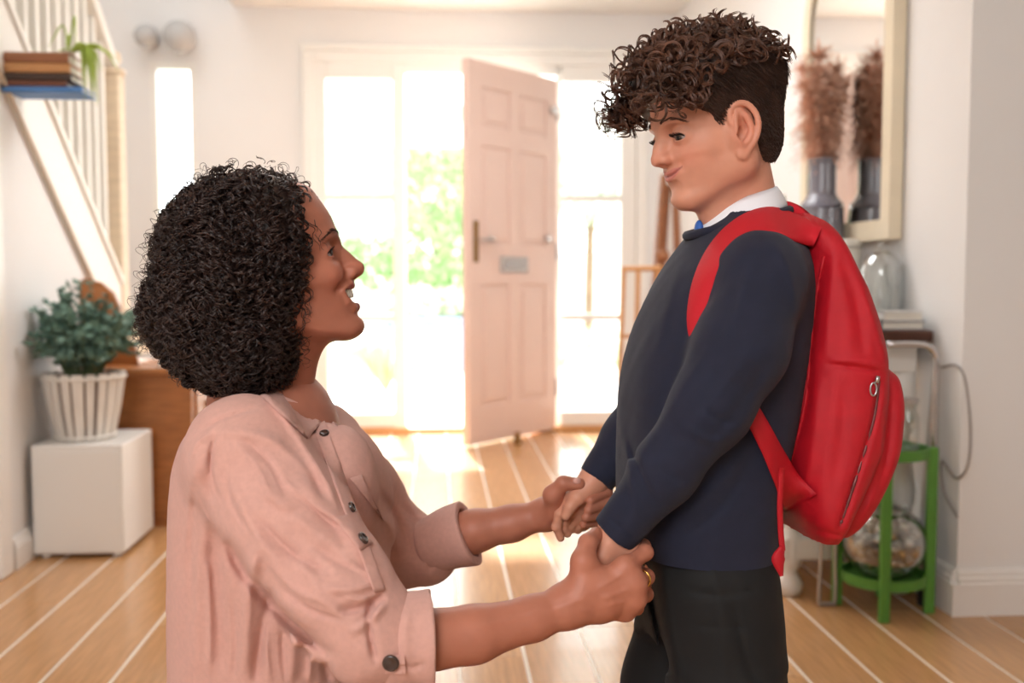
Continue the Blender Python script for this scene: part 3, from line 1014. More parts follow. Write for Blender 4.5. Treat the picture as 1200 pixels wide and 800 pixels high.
# ---- chrome tubular frame standing in front of the console
ch = thing('chrome_stand', (1.30, 2.74, 0), 'bent chrome tube stand with black rubber feet by the console table', 'stand')
ya = 2.725
top = [W(1040, 404, ya), W(1078, 404, ya), W(1094, 412, ya), W(1100, 436, ya), W(1101, 520, ya), W(1096, 560, ya), W(1091, 640, ya), W(1083, 722, ya)]
pt = spline(top, 40)
pt[:, 0] = np.minimum(pt[:, 0], XR - .03)
MB().tube(pt, .0095, 10).build('bent_tube', M_CHROME, ch, smooth=True)
bot = pt[-1]
ft = np.array([bot[0], bot[1], 0])
MB().lathe((ft[0], ft[1], 0), [(.020, 0), (.020, .05), (.014, .075)], 14).build('rubber_foot', M_BLACK, ch)
MB().tube([ft + [0, 0, .07], W(1086, 600, ya) + [0, .02, 0], W(1098, 440, ya) + [0, .012, 0]], .008, 8).build('rear_strut', M_STEEL, ch)
yh = 2.735
hp_ = [W(965, 600, yh), W(960, 690, yh), W(961, 714, yh), W(969, 722, yh), W(977, 716, yh), W(979, 690, yh), W(981, 600, yh), W(1000, 420, yh), W(1040, 404, ya)]
hp_ = spline(hp_, 40); hp_[:, 2] = np.maximum(hp_[:, 2], .006)
MB().tube(hp_, .0055, 8).build('hairpin_leg', M_STEEL, ch, smooth=True)

# ---- green two-tier plant stand
M_GREEN = mat('green_paint', S(92, 150, 62), .45, noise=(20, .08, (1, 1, 1)))
gc = W(1034, 690, 2.70); gc[2] = 0
gx, gy = gc[0], gc[1]
R_ = .112
zl_, zu_ = W(1030, 674, 2.70)[2], W(1068, 527, 2.70)[2]
gs = thing('plant_stand', (gx, gy, 0), 'green painted metal two-tier plant stand beside the wall corner', 'plant stand')
for zt in (zl_, zu_):
    t = MB()
    n_ = 36
    v, f = [], []
    for k in range(n_):
        a = 2 * pi * k / n_
        for (r, z) in ((R_, zt - .014), (R_, zt + .014), (R_ - .006, zt + .014), (R_ - .006, zt - .014)):
            v.append((gx + r * cos(a), gy + r * sin(a), z))
    for k in range(n_):
        b = (k + 1) % n_
        for j in range(4):
            f.append((k * 4 + j, b * 4 + j, b * 4 + (j + 1) % 4, k * 4 + (j + 1) % 4))
    mesh_obj('ring', v, f, M_GREEN, gs)
    MB().lathe((gx, gy, zt - .012), [(R_ - .006, 0), (R_ - .006, .005), (.001, .005)], 30).build('tray', M_GREEN, gs)
for k in range(4):
    a = radians(-112 + 90 * k)
    lx, ly = gx + (R_ + .008) * cos(a), gy + (R_ + .008) * sin(a)
    MB().box((lx - .014, ly - .008, 0), (lx + .014, ly + .008, zu_ + .015), bevel=.003).build('leg', M_GREEN, gs)

# glass globe full of glittering baubles on the lower tier
zg = zl_ - .007
gr = .113
gcen = np.array([gx, gy, zg + gr * .93])
gv = thing('glass_globe', (gx, gy, zg), 'clear glass globe filled with silvery baubles on the lower tier of the green stand', 'globe')
pg_ = [(gr * cos(a), gr * .93 + gr * .93 * sin(a)) for a in np.linspace(-1.5, 1.05, 22)]
pg_ += [(gr * .52, gr * 1.76), (gr * .56, gr * 1.80)]
shell((gx, gy, zg), pg_, .002, 32).build('globe_glass', M_GL, gv, smooth=True)
baub = [mat('bauble_silver', S(214, 206, 194), .12, metal=1.0), mat('bauble_gold', S(214, 176, 110), .16, metal=1.0),
        mat('bauble_pearl', S(232, 226, 216), .3), mat('bauble_smoke', S(120, 110, 104), .12, metal=1.0)]
rb_ = np.random.default_rng(21)
bl = []
for tr in range(6000):
    r_ = rb_.uniform(.010, .017)
    d = rb_.normal(size=3); d /= np.linalg.norm(d)
    c_ = gcen + d * (gr * .93 - r_ - .004) * rb_.uniform(.0, 1) ** .33
    if c_[2] > gcen[2] + .055: continue
    if all(np.linalg.norm(c_ - q[0]) > (r_ + q[1]) * .96 for q in bl):
        bl.append((c_, r_))
for i, (c_, r_) in enumerate(bl):
    bi = int(rb_.choice(4, p=[.5, .12, .2, .18]))
    o = MB().sphere(c_, r_, 10, 7).build('bauble', baub[bi], None, smooth=True)
    tag(o, ('shiny silver', 'warm gold', 'pale pearl', 'smoky dark')[bi] + ' bauble inside the glass globe on the green stand', 'bauble', 'baubles in the glass globe')

# ribbed white candle holder and glass jar on the upper tier
zt = zu_ - .007
cc = np.array([gx + .005, gy + .01, zt])
ur = thing('glass_jar', cc + [.045, -.035, 0], 'clear glass jar on the upper tier of the green stand', 'jar')
shell(cc + [.045, -.035, 0], [(.026, .002), (.030, .01), (.030, .10), (.022, .12), (.022, .135), (.025, .14)], .002, 20).build('jar_glass', M_GL, ur, smooth=True)
MB().lathe(cc + [.045, -.035, .14], [(.026, 0), (.027, .012), (.001, .014)], 18).build('lid', M_STEEL, ur)
rc = thing('ribbed_vase', cc + [-.045, .03, 0], 'white ribbed vase on the upper tier of the green stand', 'vase')
prr = []
for k in range(11):
    z_ = k * .016
    prr += [(.036 - .0012 * k, z_ + .002), (.046 - .0012 * k, z_ + .008), (.036 - .0012 * k, z_ + .014)]
MB().lathe(cc + [-.045, .03, 0], prr, 22).build('vase_body', mat('ribbed_white', S(222, 216, 208), .5), rc, smooth=True)
# cable on the wall
cb = spline([WX(1104, 430, XR - .012), WX(1120, 428, XR - .008), WX(1131, 445, XR - .006), WX(1137, 500, XR - .006), WX(1134, 545, XR - .006), WX(1120, 560, XR - .01), WX(1104, 540, XR - .012), WX(1106, 575, XR - .012), WX(1122, 606, XR - .008)], 60)
tag(MB().tube(cb, .0035, 6).build('wall_cable', mat('grey_cable', S(150, 144, 140), .5), None, smooth=True), 'loose grey cable looping down the right wall', 'cable')

# ---- wooden easel by the right sidelight, and bamboo rack
M_EASEL = mat('easel_wood', S(150, 96, 62), .5, noise=(8, .2, (1, 1, 10)))
M_BAM = mat('bamboo', S(205, 150, 98), .45, noise=(10, .15, (1, 1, 6)))
ye = 5.3
es = thing('wooden_easel', (W(775, 560, ye)[0], ye, 0), 'brown wooden artist easel leaning by the right sidelight', 'easel')
def bar(mb, a, b, r): mb.tube([a, b], r, 4); return mb
feet = WF(742, 530)
e0 = W(784, 205, ye + .2); e1 = W(752, 555, ye); e1[2] = 0; e2 = W(803, 545, ye); e2[2] = 0
bar(MB(), e0 + [-.03, 0, 0], e1, .022).build('front_leg', M_EASEL, es)
bar(MB(), e0 + [.03, 0, 0], e2, .022).build('front_leg', M_EASEL, es)
bar(MB(), e0 + [0, .02, -.05], np.array([e0[0], ye + .62, 0]), .018).build('rear_leg', M_EASEL, es)
bar(MB(), W(765, 318, ye - .02), W(798, 318, ye - .02), .020).build('cross_bar', M_EASEL, es)
bar(MB(), W(752, 400, ye - .02), W(800, 400, ye - .02), .022).build('canvas_ledge', M_EASEL, es)
MB().sphere(W(776, 300, ye - .02), .04).build('clamp_knob', M_EASEL, es)
ybm = 4.9
bmr = thing('bamboo_rack', (W(735, 600, ybm)[0], ybm, 0), 'light bamboo towel rack standing in front of the easel', 'rack')
pa, pb_, pc_, pd_ = W(731, 312, ybm), W(722, 560, ybm), W(748, 316, ybm + .18), W(762, 540, ybm + .25)
pb_[2] = 0; pd_[2] = 0
MB().tube([pa, pb_], .012, 8).build('post', M_BAM, bmr)
MB().tube([pc_, W(742, 520, ybm + .02) * [1, 1, 0]], .012, 8).build('post', M_BAM, bmr)
MB().tube([W(771, 312, ybm), pd_], .012, 8).build('post', M_BAM, bmr)
MB().tube([W(729, 315, ybm), W(775, 314, ybm)], .013, 8).build('rail', M_BAM, bmr)
MB().tube([W(726, 394, ybm), W(775, 394, ybm + .05)], .010, 8).build('rail', M_BAM, bmr)
MB().tube([W(723, 478, ybm), W(765, 478, ybm + .05)], .010, 8).build('rail', M_BAM, bmr)

# ================================================================== SCULPTING TOOLKIT (signed distance fields -> one surface)
def nrmz(v):
    v = np.asarray(v, float)
    return v / np.linalg.norm(v)


class Field:
    def __init__(s, lo, hi, h):
        s.lo = np.asarray(lo, float); s.h = h
        n = np.ceil((np.asarray(hi, float) - s.lo) / h).astype(int) + 1
        s.n = n
        s.F = np.full(n, 0.2, np.float32)
        s.ax = [(s.lo[i] + h * np.arange(n[i])).astype(np.float32) for i in range(3)]

    def sl(s, lo, hi):
        a = np.clip(np.floor((np.asarray(lo) - s.lo) / s.h).astype(int), 0, s.n)
        b = np.clip(np.ceil((np.asarray(hi) - s.lo) / s.h).astype(int) + 1, 0, s.n)
        return tuple(slice(int(a[i]), int(b[i])) for i in range(3))

    def pts(s, sl):
        return s.ax[0][sl[0]][:, None, None], s.ax[1][sl[1]][None, :, None], s.ax[2][sl[2]][None, None, :]

    def op(s, prim, k=0.0, mode='u'):
        fn, lo, hi = prim
        m = 1.9 * k + 3 * s.h
        sl = s.sl(np.asarray(lo) - m, np.asarray(hi) + m)
        A = s.F[sl]
        if A.size == 0: return s
        d = fn(*s.pts(sl)).astype(np.float32)
        if mode == 'u':
            if k > 0:
                hh = np.maximum(k - np.abs(A - d), 0) / k
                s.F[sl] = np.minimum(A, d) - hh * hh * (k * .25)
            else:
                s.F[sl] = np.minimum(A, d)
        elif mode == 's':
            if k > 0:
                hh = np.maximum(k - np.abs(A + d), 0) / k
                s.F[sl] = np.maximum(A, -d) + hh * hh * (k * .25)
            else:
                s.F[sl] = np.maximum(A, -d)
        return s

    def u(s, prim, k=0.01): return s.op(prim, k, 'u')
    def cut(s, prim, k=0.004): return s.op(prim, k, 's')

    def clip(s, fn):
        """intersect with the half-space / region fn(X,Y,Z) < 0"""
        s.F = np.maximum(s.F, fn(s.ax[0][:, None, None], s.ax[1][None, :, None], s.ax[2][None, None, :]).astype(np.float32))
        return s

    def band(s, w=0.015):
        idx = np.argwhere(np.abs(s.F) < w)
        P = s.lo + idx * s.h
        return idx, P

    def displace(s, fn, w=0.015):
        """fn(P)-> outward displacement in metres near the surface"""
        idx, P = s.band(w)
        d = fn(P).astype(np.float32)
        s.F[idx[:, 0], idx[:, 1], idx[:, 2]] -= d
        return s

    def strokes(s, lst, y0=-9, y1=9, w=0.02):
        """folds drawn along image-space polylines, pressed into the side that faces -y"""
        idx, P = s.band(w)
        m = (P[:, 1] > y0) & (P[:, 1] < y1)
        idx, P = idx[m], P[m]
        if len(P) == 0: return s
        px, py = to_px(P)
        D = np.zeros(len(P))
        for (poly, wd, amp) in lst:
            q = np.asarray(poly, float)
            if len(q) > 2: q = spline(q, 4 * len(q))
            near = (px > q[:, 0].min() - 3 * wd) & (px < q[:, 0].max() + 3 * wd) & (py > q[:, 1].min() - 3 * wd) & (py < q[:, 1].max() + 3 * wd)
            ii = np.nonzero(near)[0]
            if len(ii) == 0: continue
            best = np.full(len(ii), 1e9); tt = np.zeros(len(ii))
            for j in range(len(q) - 1):
                ax_, ay_ = q[j]; bx_, by_ = q[j + 1]
                vx, vy = bx_ - ax_, by_ - ay_
                L2 = vx * vx + vy * vy + 1e-9
                t = np.clip(((px[ii] - ax_) * vx + (py[ii] - ay_) * vy) / L2, 0, 1)
                dd = (px[ii] - ax_ - t * vx) ** 2 + (py[ii] - ay_ - t * vy) ** 2
                b = dd < best
                best[b] = dd[b]; tt[b] = (j + t[b]) / (len(q) - 1)
            taper = np.clip(np.minimum(tt, 1 - tt) * 5, 0, 1) ** .7
            D[ii] += amp * np.exp(-best / (wd * wd)) * (.15 + .85 * taper)
        s.F[idx[:, 0], idx[:, 1], idx[:, 2]] -= D.astype(np.float32)
        return s

    def mesh(s, smooth=1):
        """naive surface nets"""
        F = s.F
        nx, ny, nz = F.shape
        neg = F < 0
        cnt = np.zeros((nx - 1, ny - 1, nz - 1), np.uint8)
        cs = [(i, j, k) for i in (0, 1) for j in (0, 1) for k in (0, 1)]
        for (i, j, k) in cs:
            cnt += neg[i:nx - 1 + i, j:ny - 1 + j, k:nz - 1 + k]
        act = (cnt > 0) & (cnt < 8)
        C = np.argwhere(act)
        vid = np.full(act.shape, -1, np.int32)
        vid[act] = np.arange(len(C))
        val = {c: F[C[:, 0] + c[0], C[:, 1] + c[1], C[:, 2] + c[2]].astype(np.float64) for c in cs}
        acc = np.zeros((len(C), 3)); n = np.zeros(len(C))
        for a in cs:
            for ax in range(3):
                if a[ax] == 1: continue
                b = list(a); b[ax] = 1; b = tuple(b)
                va, vb = val[a], val[b]
                m = (va < 0) != (vb < 0)
                t = np.where(m, va / np.where(m, va - vb, 1), 0)
                for d in range(3):
                    acc[:, d] += np.where(m, (t if d == ax else a[d]), 0)
                n += m
        V = s.lo + (C + acc / n[:, None]) * s.h
        quads = []
        for ax in range(3):
            o1, o2 = [(1, 2), (2, 0), (0, 1)][ax]
            sl0 = [slice(None)] * 3; sl1 = [slice(None)] * 3
            sl0[ax] = slice(0, -1); sl1[ax] = slice(1, None)
            A, B = neg[tuple(sl0)], neg[tuple(sl1)]
            E = np.argwhere(A != B)
            if len(E) == 0: continue
            ok = (E[:, o1] > 0) & (E[:, o2] > 0) & (E[:, o1] < F.shape[o1] - 1) & (E[:, o2] < F.shape[o2] - 1)
            E = E[ok]
            flip = A[E[:, 0], E[:, 1], E[:, 2]]
            def vi(d1, d2):
                q = E.copy(); q[:, o1] -= d1; q[:, o2] -= d2
                return vid[q[:, 0], q[:, 1], q[:, 2]]
            Q = np.stack([vi(1, 1), vi(0, 1), vi(0, 0), vi(1, 0)], 1)
            Q[~flip] = Q[~flip][:, ::-1]
            quads.append(Q)
        Q = np.vstack(quads)
        Q = Q[(Q >= 0).all(1)]
        for _ in range(smooth):
            Sx = np.zeros_like(V); w = np.zeros(len(V))
            for a, b in ((0, 1), (1, 2), (2, 3), (3, 0)):
                for d in range(3):
                    Sx[:, d] += np.bincount(Q[:, a], V[Q[:, b], d], len(V)) + np.bincount(Q[:, b], V[Q[:, a], d], len(V))
                w += np.bincount(Q[:, a], minlength=len(V)) + np.bincount(Q[:, b], minlength=len(V))
            V = V * .5 + .5 * Sx / np.maximum(w, 1)[:, None]
        return V, Q


def join(*parts):
    V, Q, n = [], [], 0
    for v, q in parts:
        V.append(v); Q.append(q + n); n += len(v)
    return np.vstack(V), np.vstack(Q)


# ---- primitives: (function, lo, hi)
def cone(a, b, ra, rb):
    a = np.asarray(a, float); b = np.asarray(b, float)
    ba = b - a; L2 = float(ba @ ba) + 1e-12
    def fn(X, Y, Z):
        x, y, z = X - a[0], Y - a[1], Z - a[2]
        t = np.clip((x * ba[0] + y * ba[1] + z * ba[2]) / L2, 0, 1)
        return np.sqrt((x - ba[0] * t) ** 2 + (y - ba[1] * t) ** 2 + (z - ba[2] * t) ** 2) - (ra + (rb - ra) * t)
    r = max(ra, rb)
    return fn, np.minimum(a, b) - r, np.maximum(a, b) + r


def ell(c, r, R=None):
    """ellipsoid; R = 3x3 rows are the local axes"""
    c = np.asarray(c, float); r = np.asarray(r, float)
    R = np.eye(3) if R is None else np.asarray(R, float)
    def fn(X, Y, Z):
        x, y, z = X - c[0], Y - c[1], Z - c[2]
        p = [(R[i, 0] * x + R[i, 1] * y + R[i, 2] * z) / r[i] for i in range(3)]
        k0 = np.sqrt(p[0] ** 2 + p[1] ** 2 + p[2] ** 2)
        k1 = np.sqrt((p[0] / r[0]) ** 2 + (p[1] / r[1]) ** 2 + (p[2] / r[2]) ** 2) + 1e-9
        return k0 * (k0 - 1) / k1
    e = np.sqrt(((R * r[:, None]) ** 2).sum(0))
    return fn, c - e, c + e


def rbox(c, hs, rad, R=None):
    c = np.asarray(c, float); hs = np.asarray(hs, float) - rad
    R = np.eye(3) if R is None else np.asarray(R, float)
    def fn(X, Y, Z):
        x, y, z = X - c[0], Y - c[1], Z - c[2]
        q = [np.abs(R[i, 0] * x + R[i, 1] * y + R[i, 2] * z) - hs[i] for i in range(3)]
        o = np.sqrt(sum(np.maximum(v, 0) ** 2 for v in q))
        return o + np.minimum(np.maximum(q[0], np.maximum(q[1], q[2])), 0) - rad
    e = np.abs(R.T) @ (hs + rad)
    return fn, c - e, c + e


def loft(table, fwd, expo=2.3, pad=.0):
    """stack of super-ellipses along z. table rows: z, cx, cy, a (along fwd), b (across)"""
    T = np.asarray(table, float); T = T[np.argsort(T[:, 0])]
    f = nrmz([fwd[0], fwd[1], 0]); l = np.array([-f[1], f[0], 0])
    z0, z1 = T[0, 0], T[-1, 0]
    def fn(X, Y, Z):
        zz = np.clip(Z, z0, z1)
        # smooth interpolation of the table
        cx, cy, a, b = [np.interp(zz, T[:, 0], T[:, i]) for i in (1, 2, 3, 4)]
        x, y = X - cx, Y - cy
        p = np.abs(x * f[0] + y * f[1]); q = np.abs(x * l[0] + y * l[1])
        rho = ((p / a) ** expo + (q / b) ** expo) ** (1 / expo) + 1e-6
        d = np.sqrt(p * p + q * q) * (1 - 1 / rho)
        d = np.where(rho < .05, -np.minimum(a, b), d)
        return np.maximum(d, np.maximum(z0 - Z, Z - z1))
    m = max(T[:, 3].max(), T[:, 4].max())
    lo = [T[:, 1].min() - m, T[:, 2].min() - m, z0]; hi = [T[:, 1].max() + m, T[:, 2].max() + m, z1]
    return fn, lo, hi


def dense(table, n=40):
    """smooth (cubic) resampling of a loft table along its first column"""
    T = np.asarray(table, float); T = T[np.argsort(T[:, 0])]
    return spline(T, n)


def chain(fld, pts, rad, k):
    for i in range(len(pts) - 1):
        fld.u(cone(pts[i], pts[i + 1], rad[i], rad[i + 1]), k)


def soft_noise(seed, scale, n=7):
    r = np.random.default_rng(seed)
    K = r.normal(size=(n, 3)) * scale; ph = r.uniform(0, 6.28, n); A = r.uniform(.5, 1, n); A /= A.sum()
    def fn(P):
        o = np.zeros(len(P))
        for i in range(n):
            o += A[i] * np.sin(P @ K[i] + ph[i])
        return o
    return fn


class Frame:
    """local head/hand frame: x forward, y left, z up"""
    def __init__(s, O, fwd, up, sc=1.0):
        s.O = np.asarray(O, float); f = nrmz(fwd)
        l = nrmz(np.cross(up, f)); u = np.cross(f, l)
        s.R = np.stack([f, l, u]); s.sc = sc
    def w(s, x, y, z): return s.O + (np.array([x, y, z]) * s.sc) @ s.R
    def inv(s, P): return ((np.asarray(P) - s.O) @ s.R.T) / s.sc
    def ell(s, c, r, rot=None):
        R = s.R if rot is None else np.asarray(rot) @ s.R
        return ell(s.w(*c), np.asarray(r) * s.sc, R)
    def cone(s, a, b, ra, rb): return cone(s.w(*a), s.w(*b), ra * s.sc, rb * s.sc)


def rotm(axis, deg):
    """rows = rotated local axes"""
    return np.array(Matrix.Rotation(radians(deg), 3, axis)).T


def smstep(e0, e1, x):
    t = np.clip((x - e0) / (e1 - e0), 0, 1)
    return t * t * (3 - 2 * t)


def tubes_np(paths, rad, n=3):
    """paths (N,K,3), rad (K,) or (N,K) -> verts, quads of n-sided tubes"""
    N, K, _ = paths.shape
    T = np.gradient(paths, axis=1)
    T /= np.linalg.norm(T, axis=2)[..., None] + 1e-9
    ref = np.where(np.abs(T[..., 2:3]) < .9, np.array([0, 0, 1.0]), np.array([1.0, 0, 0]))
    u = np.cross(T, ref); u /= np.linalg.norm(u, axis=2)[..., None] + 1e-9
    w = np.cross(T, u)
    R = np.broadcast_to(np.asarray(rad), (N, K))
    a = 2 * pi * np.arange(n) / n
    V = paths[:, :, None, :] + R[:, :, None, None] * (u[:, :, None, :] * np.cos(a)[None, None, :, None] + w[:, :, None, :] * np.sin(a)[None, None, :, None])
    V = V.reshape(-1, 3)
    base = (np.arange(N)[:, None, None] * K + np.arange(K - 1)[None, :, None]) * n
    j = np.arange(n)[None, None, :]; j2 = (j + 1) % n
    Q = np.stack(np.broadcast_arrays(base + j, base + j2, base + n + j2, base + n + j), -1).reshape(-1, 4)
    return V, Q


def helix(paths, radius, turns_per_m, rng, flat=1.0, ramp=None):
    """wind each path (N,K,3) round itself"""
    N, K, _ = paths.shape
    T = np.gradient(paths, axis=1); seg = np.linalg.norm(np.diff(paths, axis=1), axis=2)
    s = np.concatenate([np.zeros((N, 1)), np.cumsum(seg, 1)], 1)
    T /= np.linalg.norm(T, axis=2)[..., None] + 1e-9
    r0 = rng.normal(size=(N, 1, 3))
    u = np.cross(T, r0); u /= np.linalg.norm(u, axis=2)[..., None] + 1e-9
    w = np.cross(T, u)
    hand = np.where(rng.random((N, 1)) < .5, -1, 1)
    ph = rng.uniform(0, 2 * pi, (N, 1)) + hand * 2 * pi * np.asarray(turns_per_m).reshape(-1, 1) * s
    R = np.asarray(radius).reshape(-1, 1) * (np.ones(K) if ramp is None else ramp)[None, :]
    return paths + R[..., None] * (np.cos(ph)[..., None] * u + flat * np.sin(ph)[..., None] * w)


def resample(paths, K):
    N, k0, _ = paths.shape
    t = np.linspace(0, k0 - 1, K); i = np.minimum(t.astype(int), k0 - 2); u = (t - i)[None, :, None]
    return paths[:, i] * (1 - u) + paths[:, i + 1] * u

# ================================================================== PEOPLE: shared builders
M_SKIN = mat('skin', (.5, .25, .15), .48, attr=True, sss=.12, bump=(420, .10, .0006), noise=(45, .05, (1, 1, 1)), spec=.4)
M_EYE = mat('eye_white', S(226, 220, 214), .2, attr=True, coat=.25)
M_TOOTH = mat('tooth_enamel', S(238, 232, 220), .22, coat=.3)
M_LASH = mat('lash_black', S(22, 17, 16), .5)


def face_x(fld, fr, y, z, x0=.115):
    """x of the face surface at local (y, z), seen from the front"""
    xs = np.arange(x0, .0, -.0006)
    P = fr.O + (np.stack([xs, np.full_like(xs, y), np.full_like(xs, z)], 1) * fr.sc) @ fr.R
    I = np.clip(np.round((P - fld.lo) / fld.h).astype(int), 0, fld.n - 1)
    h = np.nonzero(fld.F[I[:, 0], I[:, 1], I[:, 2]] < 0)[0]
    return xs[h[0]] if len(h) else .03


def lip_line(fld, fr, pts, rad, k, dx, cut=False):
    """a row of (y, z) points laid on the face; mirrored"""
    Q = [(face_x(fld, fr, y, z) + dx, y, z) for y, z in pts]
    for s in (-1, 1):
        for i in range(len(Q) - 1):
            a = (Q[i][0], s * Q[i][1], Q[i][2]); b = (Q[i + 1][0], s * Q[i + 1][1], Q[i + 1][2])
            (fld.cut if cut else fld.u)(fr.cone(a, b, rad[i], rad[i + 1]), k)


def sculpt_head(fld, fr, T, mouth, brow=1.0, noser=1.0, smile=0.0, chin=.067, sc4=(1, 1, 1, 1), mo=0.0, child=False):
    """T(x,y,z): maps the adult layout to this head"""
    def E(c, r, k, rot=None):
        f0, f1 = T(*c), T(c[0] + r[0], c[1] + r[1], c[2] - r[2] if c[2] < 0 else c[2] + r[2])
        rr = np.abs(np.array(f1) - np.array(f0))
        fld.u(fr.ell(f0, rr, rot), k)
    def Cn(a, b, ra, rb, k, rs=1.0):
        fld.u(fr.cone(T(*a), T(*b), ra * rs, rb * rs), k)
    E((-.014, 0, .038), (.098, .075, .078), 0)
    E((.030, 0, .046), (.053, .063, .052), .02)
    E((.028, 0, -.018), (.050, .060, .06), .03)
    E((.034, 0, -.062), (.044, .045, .040), .025)
    for s in (-1, 1):
        Cn((-.012, s * .050, -.058), (chin - .010, s * .014, -.099), .016, .013, .03)
        Cn((-.012, s * .056, -.01), (-.012, s * .052, -.06), .014, .014, .03)
        E((.050, s * .041, -.020), (.026, .021, .020), .02)
        E((.058, s * .032, -.040), (.020, .018, .020 + .002 * smile), .02)
    E((chin, 0, -.101), (.0165, .020, .0125), .014)
    E((.053, 0, -.060), (.028, .032, .026), .016)
    # roundness of the face across its width
    LT = np.array([(.075, .074, 8), (.06, .079, 8), (.04, .0845, 9), (.016, .0865, 10), (0, .083, 11), (-.02, .083, 11.5), (-.035, .084, 13), (-.045, .084, 16),
                   (-.06, .083, 19), (-.075, .081, 21), (-.09, .080, 24), (-.105, .085, 27), (-.125, .083, 30)])[::-1]
    if child: LT[:, 2] = np.interp(LT[:, 0], [-.125, -.105, -.09, -.075, -.06, -.045, -.02, 0, .075], [26, 23, 18, 15, 13, 12, 11, 10.5, 8])
    LT = spline(LT, 60)
    LT[:, 1] -= mo * smstep(-.030, -.045, LT[:, 0]) * smstep(-.105, -.085, LT[:, 0])
    X, Y, Z = [a.reshape([-1 if i == j else 1 for j in range(3)]) for i, a in enumerate(fld.ax)]
    q = [(fr.R[i, 0] * (X - fr.O[0]) + fr.R[i, 1] * (Y - fr.O[1]) + fr.R[i, 2] * (Z - fr.O[2])) for i in range(3)]
    za = np.where(q[2] > 0, q[2] / sc4[2], q[2] / sc4[3]).astype(np.float32)
    ya = np.abs(q[1]) / sc4[1]
    lim = sc4[0] * (np.interp(za, LT[:, 0], LT[:, 1]) - np.interp(za, LT[:, 0], LT[:, 2]) * ya * ya)
    dd = ((q[0] - lim) * .8).astype(np.float32)
    kk = .016 if child else .008
    hh_ = np.maximum(kk - np.abs(fld.F - dd), 0) / kk
    fld.F = np.where((q[2] > -.13) & (q[0] > -.05), np.maximum(fld.F, dd) + hh_ * hh_ * (kk * .25), fld.F).astype(np.float32)
    if smile:
        for s in (-1, 1):
            E((.0545, s * .0345, -.030), (.0185, .0165, .0165), .014)
    for s in (-1, 1):
        E((.062, s * .021, .017), (.0205 * brow, .024, .008), .012)
        # eye socket
        fld.cut(fr.ell(T(.080, s * .033, .000), (.016, .017, .0115)), .014)
        fld.u(fr.ell(T(.0580, s * .031, -.001), (.0152, .0158, .0135)), .005)
    # nose
    Cn((.073, 0, .006), (.083, 0, -.013), .0085, .0085, .012, noser)
    Cn((.083, 0, -.013), (.0948, 0, -.030), .0085, .0100, .008, noser)
    for s in (-1, 1):
        fld.u(fr.ell(T(.0835, s * .0115, -.0335), np.array((.0115, .0075, .0080)) * noser), .007)
    Cn((.093, 0, -.034), (.082, 0, -.040), .0065, .006, .006, noser)
    for s in (-1, 1):
        fld.cut(fr.ell(T(.0885, s * .0062, -.0415), np.array((.0055, .003, .004)) * noser), .003)
    mouth(fld, fr, T)


def eyes_of(fr, T, person, look, iris, ap=.0040, lid_tilt=0.0, k_skin=None):
    """eyeballs (children), lashes and brows; returns the prims for the lid openings"""
    outs = []
    for s in (-1, 1):
        c = np.array(T(.0580, s * .031, -.001))
        R_ = .0128
        v, f = [], []
        n, m = 24, 16
        d = nrmz(look(s))
        up = np.array([0, 0, 1.0]); l = nrmz(np.cross(up, d)); u = np.cross(d, l)
        col = []
        for i in range(m + 1):
            t = pi * i / m
            for j in range(n):
                a = 2 * pi * j / n
                r = R_ + (.0012 * max(0, cos(t) - .88) / .12 if t < 1 else 0)
                p = c + r * (cos(t) * d + sin(t) * (cos(a) * l + sin(a) * u))
                v.append(fr.w(*p))
                col.append((.004, .004, .004) if t < .2 else (iris if t < .46 else (.42, .36, .34)))
        for i in range(m):
            for j in range(n):
                f.append((i * n + j, (i + 1) * n + j, (i + 1) * n + (j + 1) % n, i * n + (j + 1) % n))
        mesh_obj('eyeball', v, f, M_EYE, person, True, col=np.array(col))
        outs.append(fr.ell(T(.0710, s * .0330, -.0025), (.0165, .0118, ap), rotm('X', s * lid_tilt)))
    return outs


def strands_obj(name, P, rad, material, person, n=3, kind='stuff', col=None):
    V, Q = tubes_np(P, rad, n)
    return mesh_obj(name, V, Q, material, person, True, kind=kind)


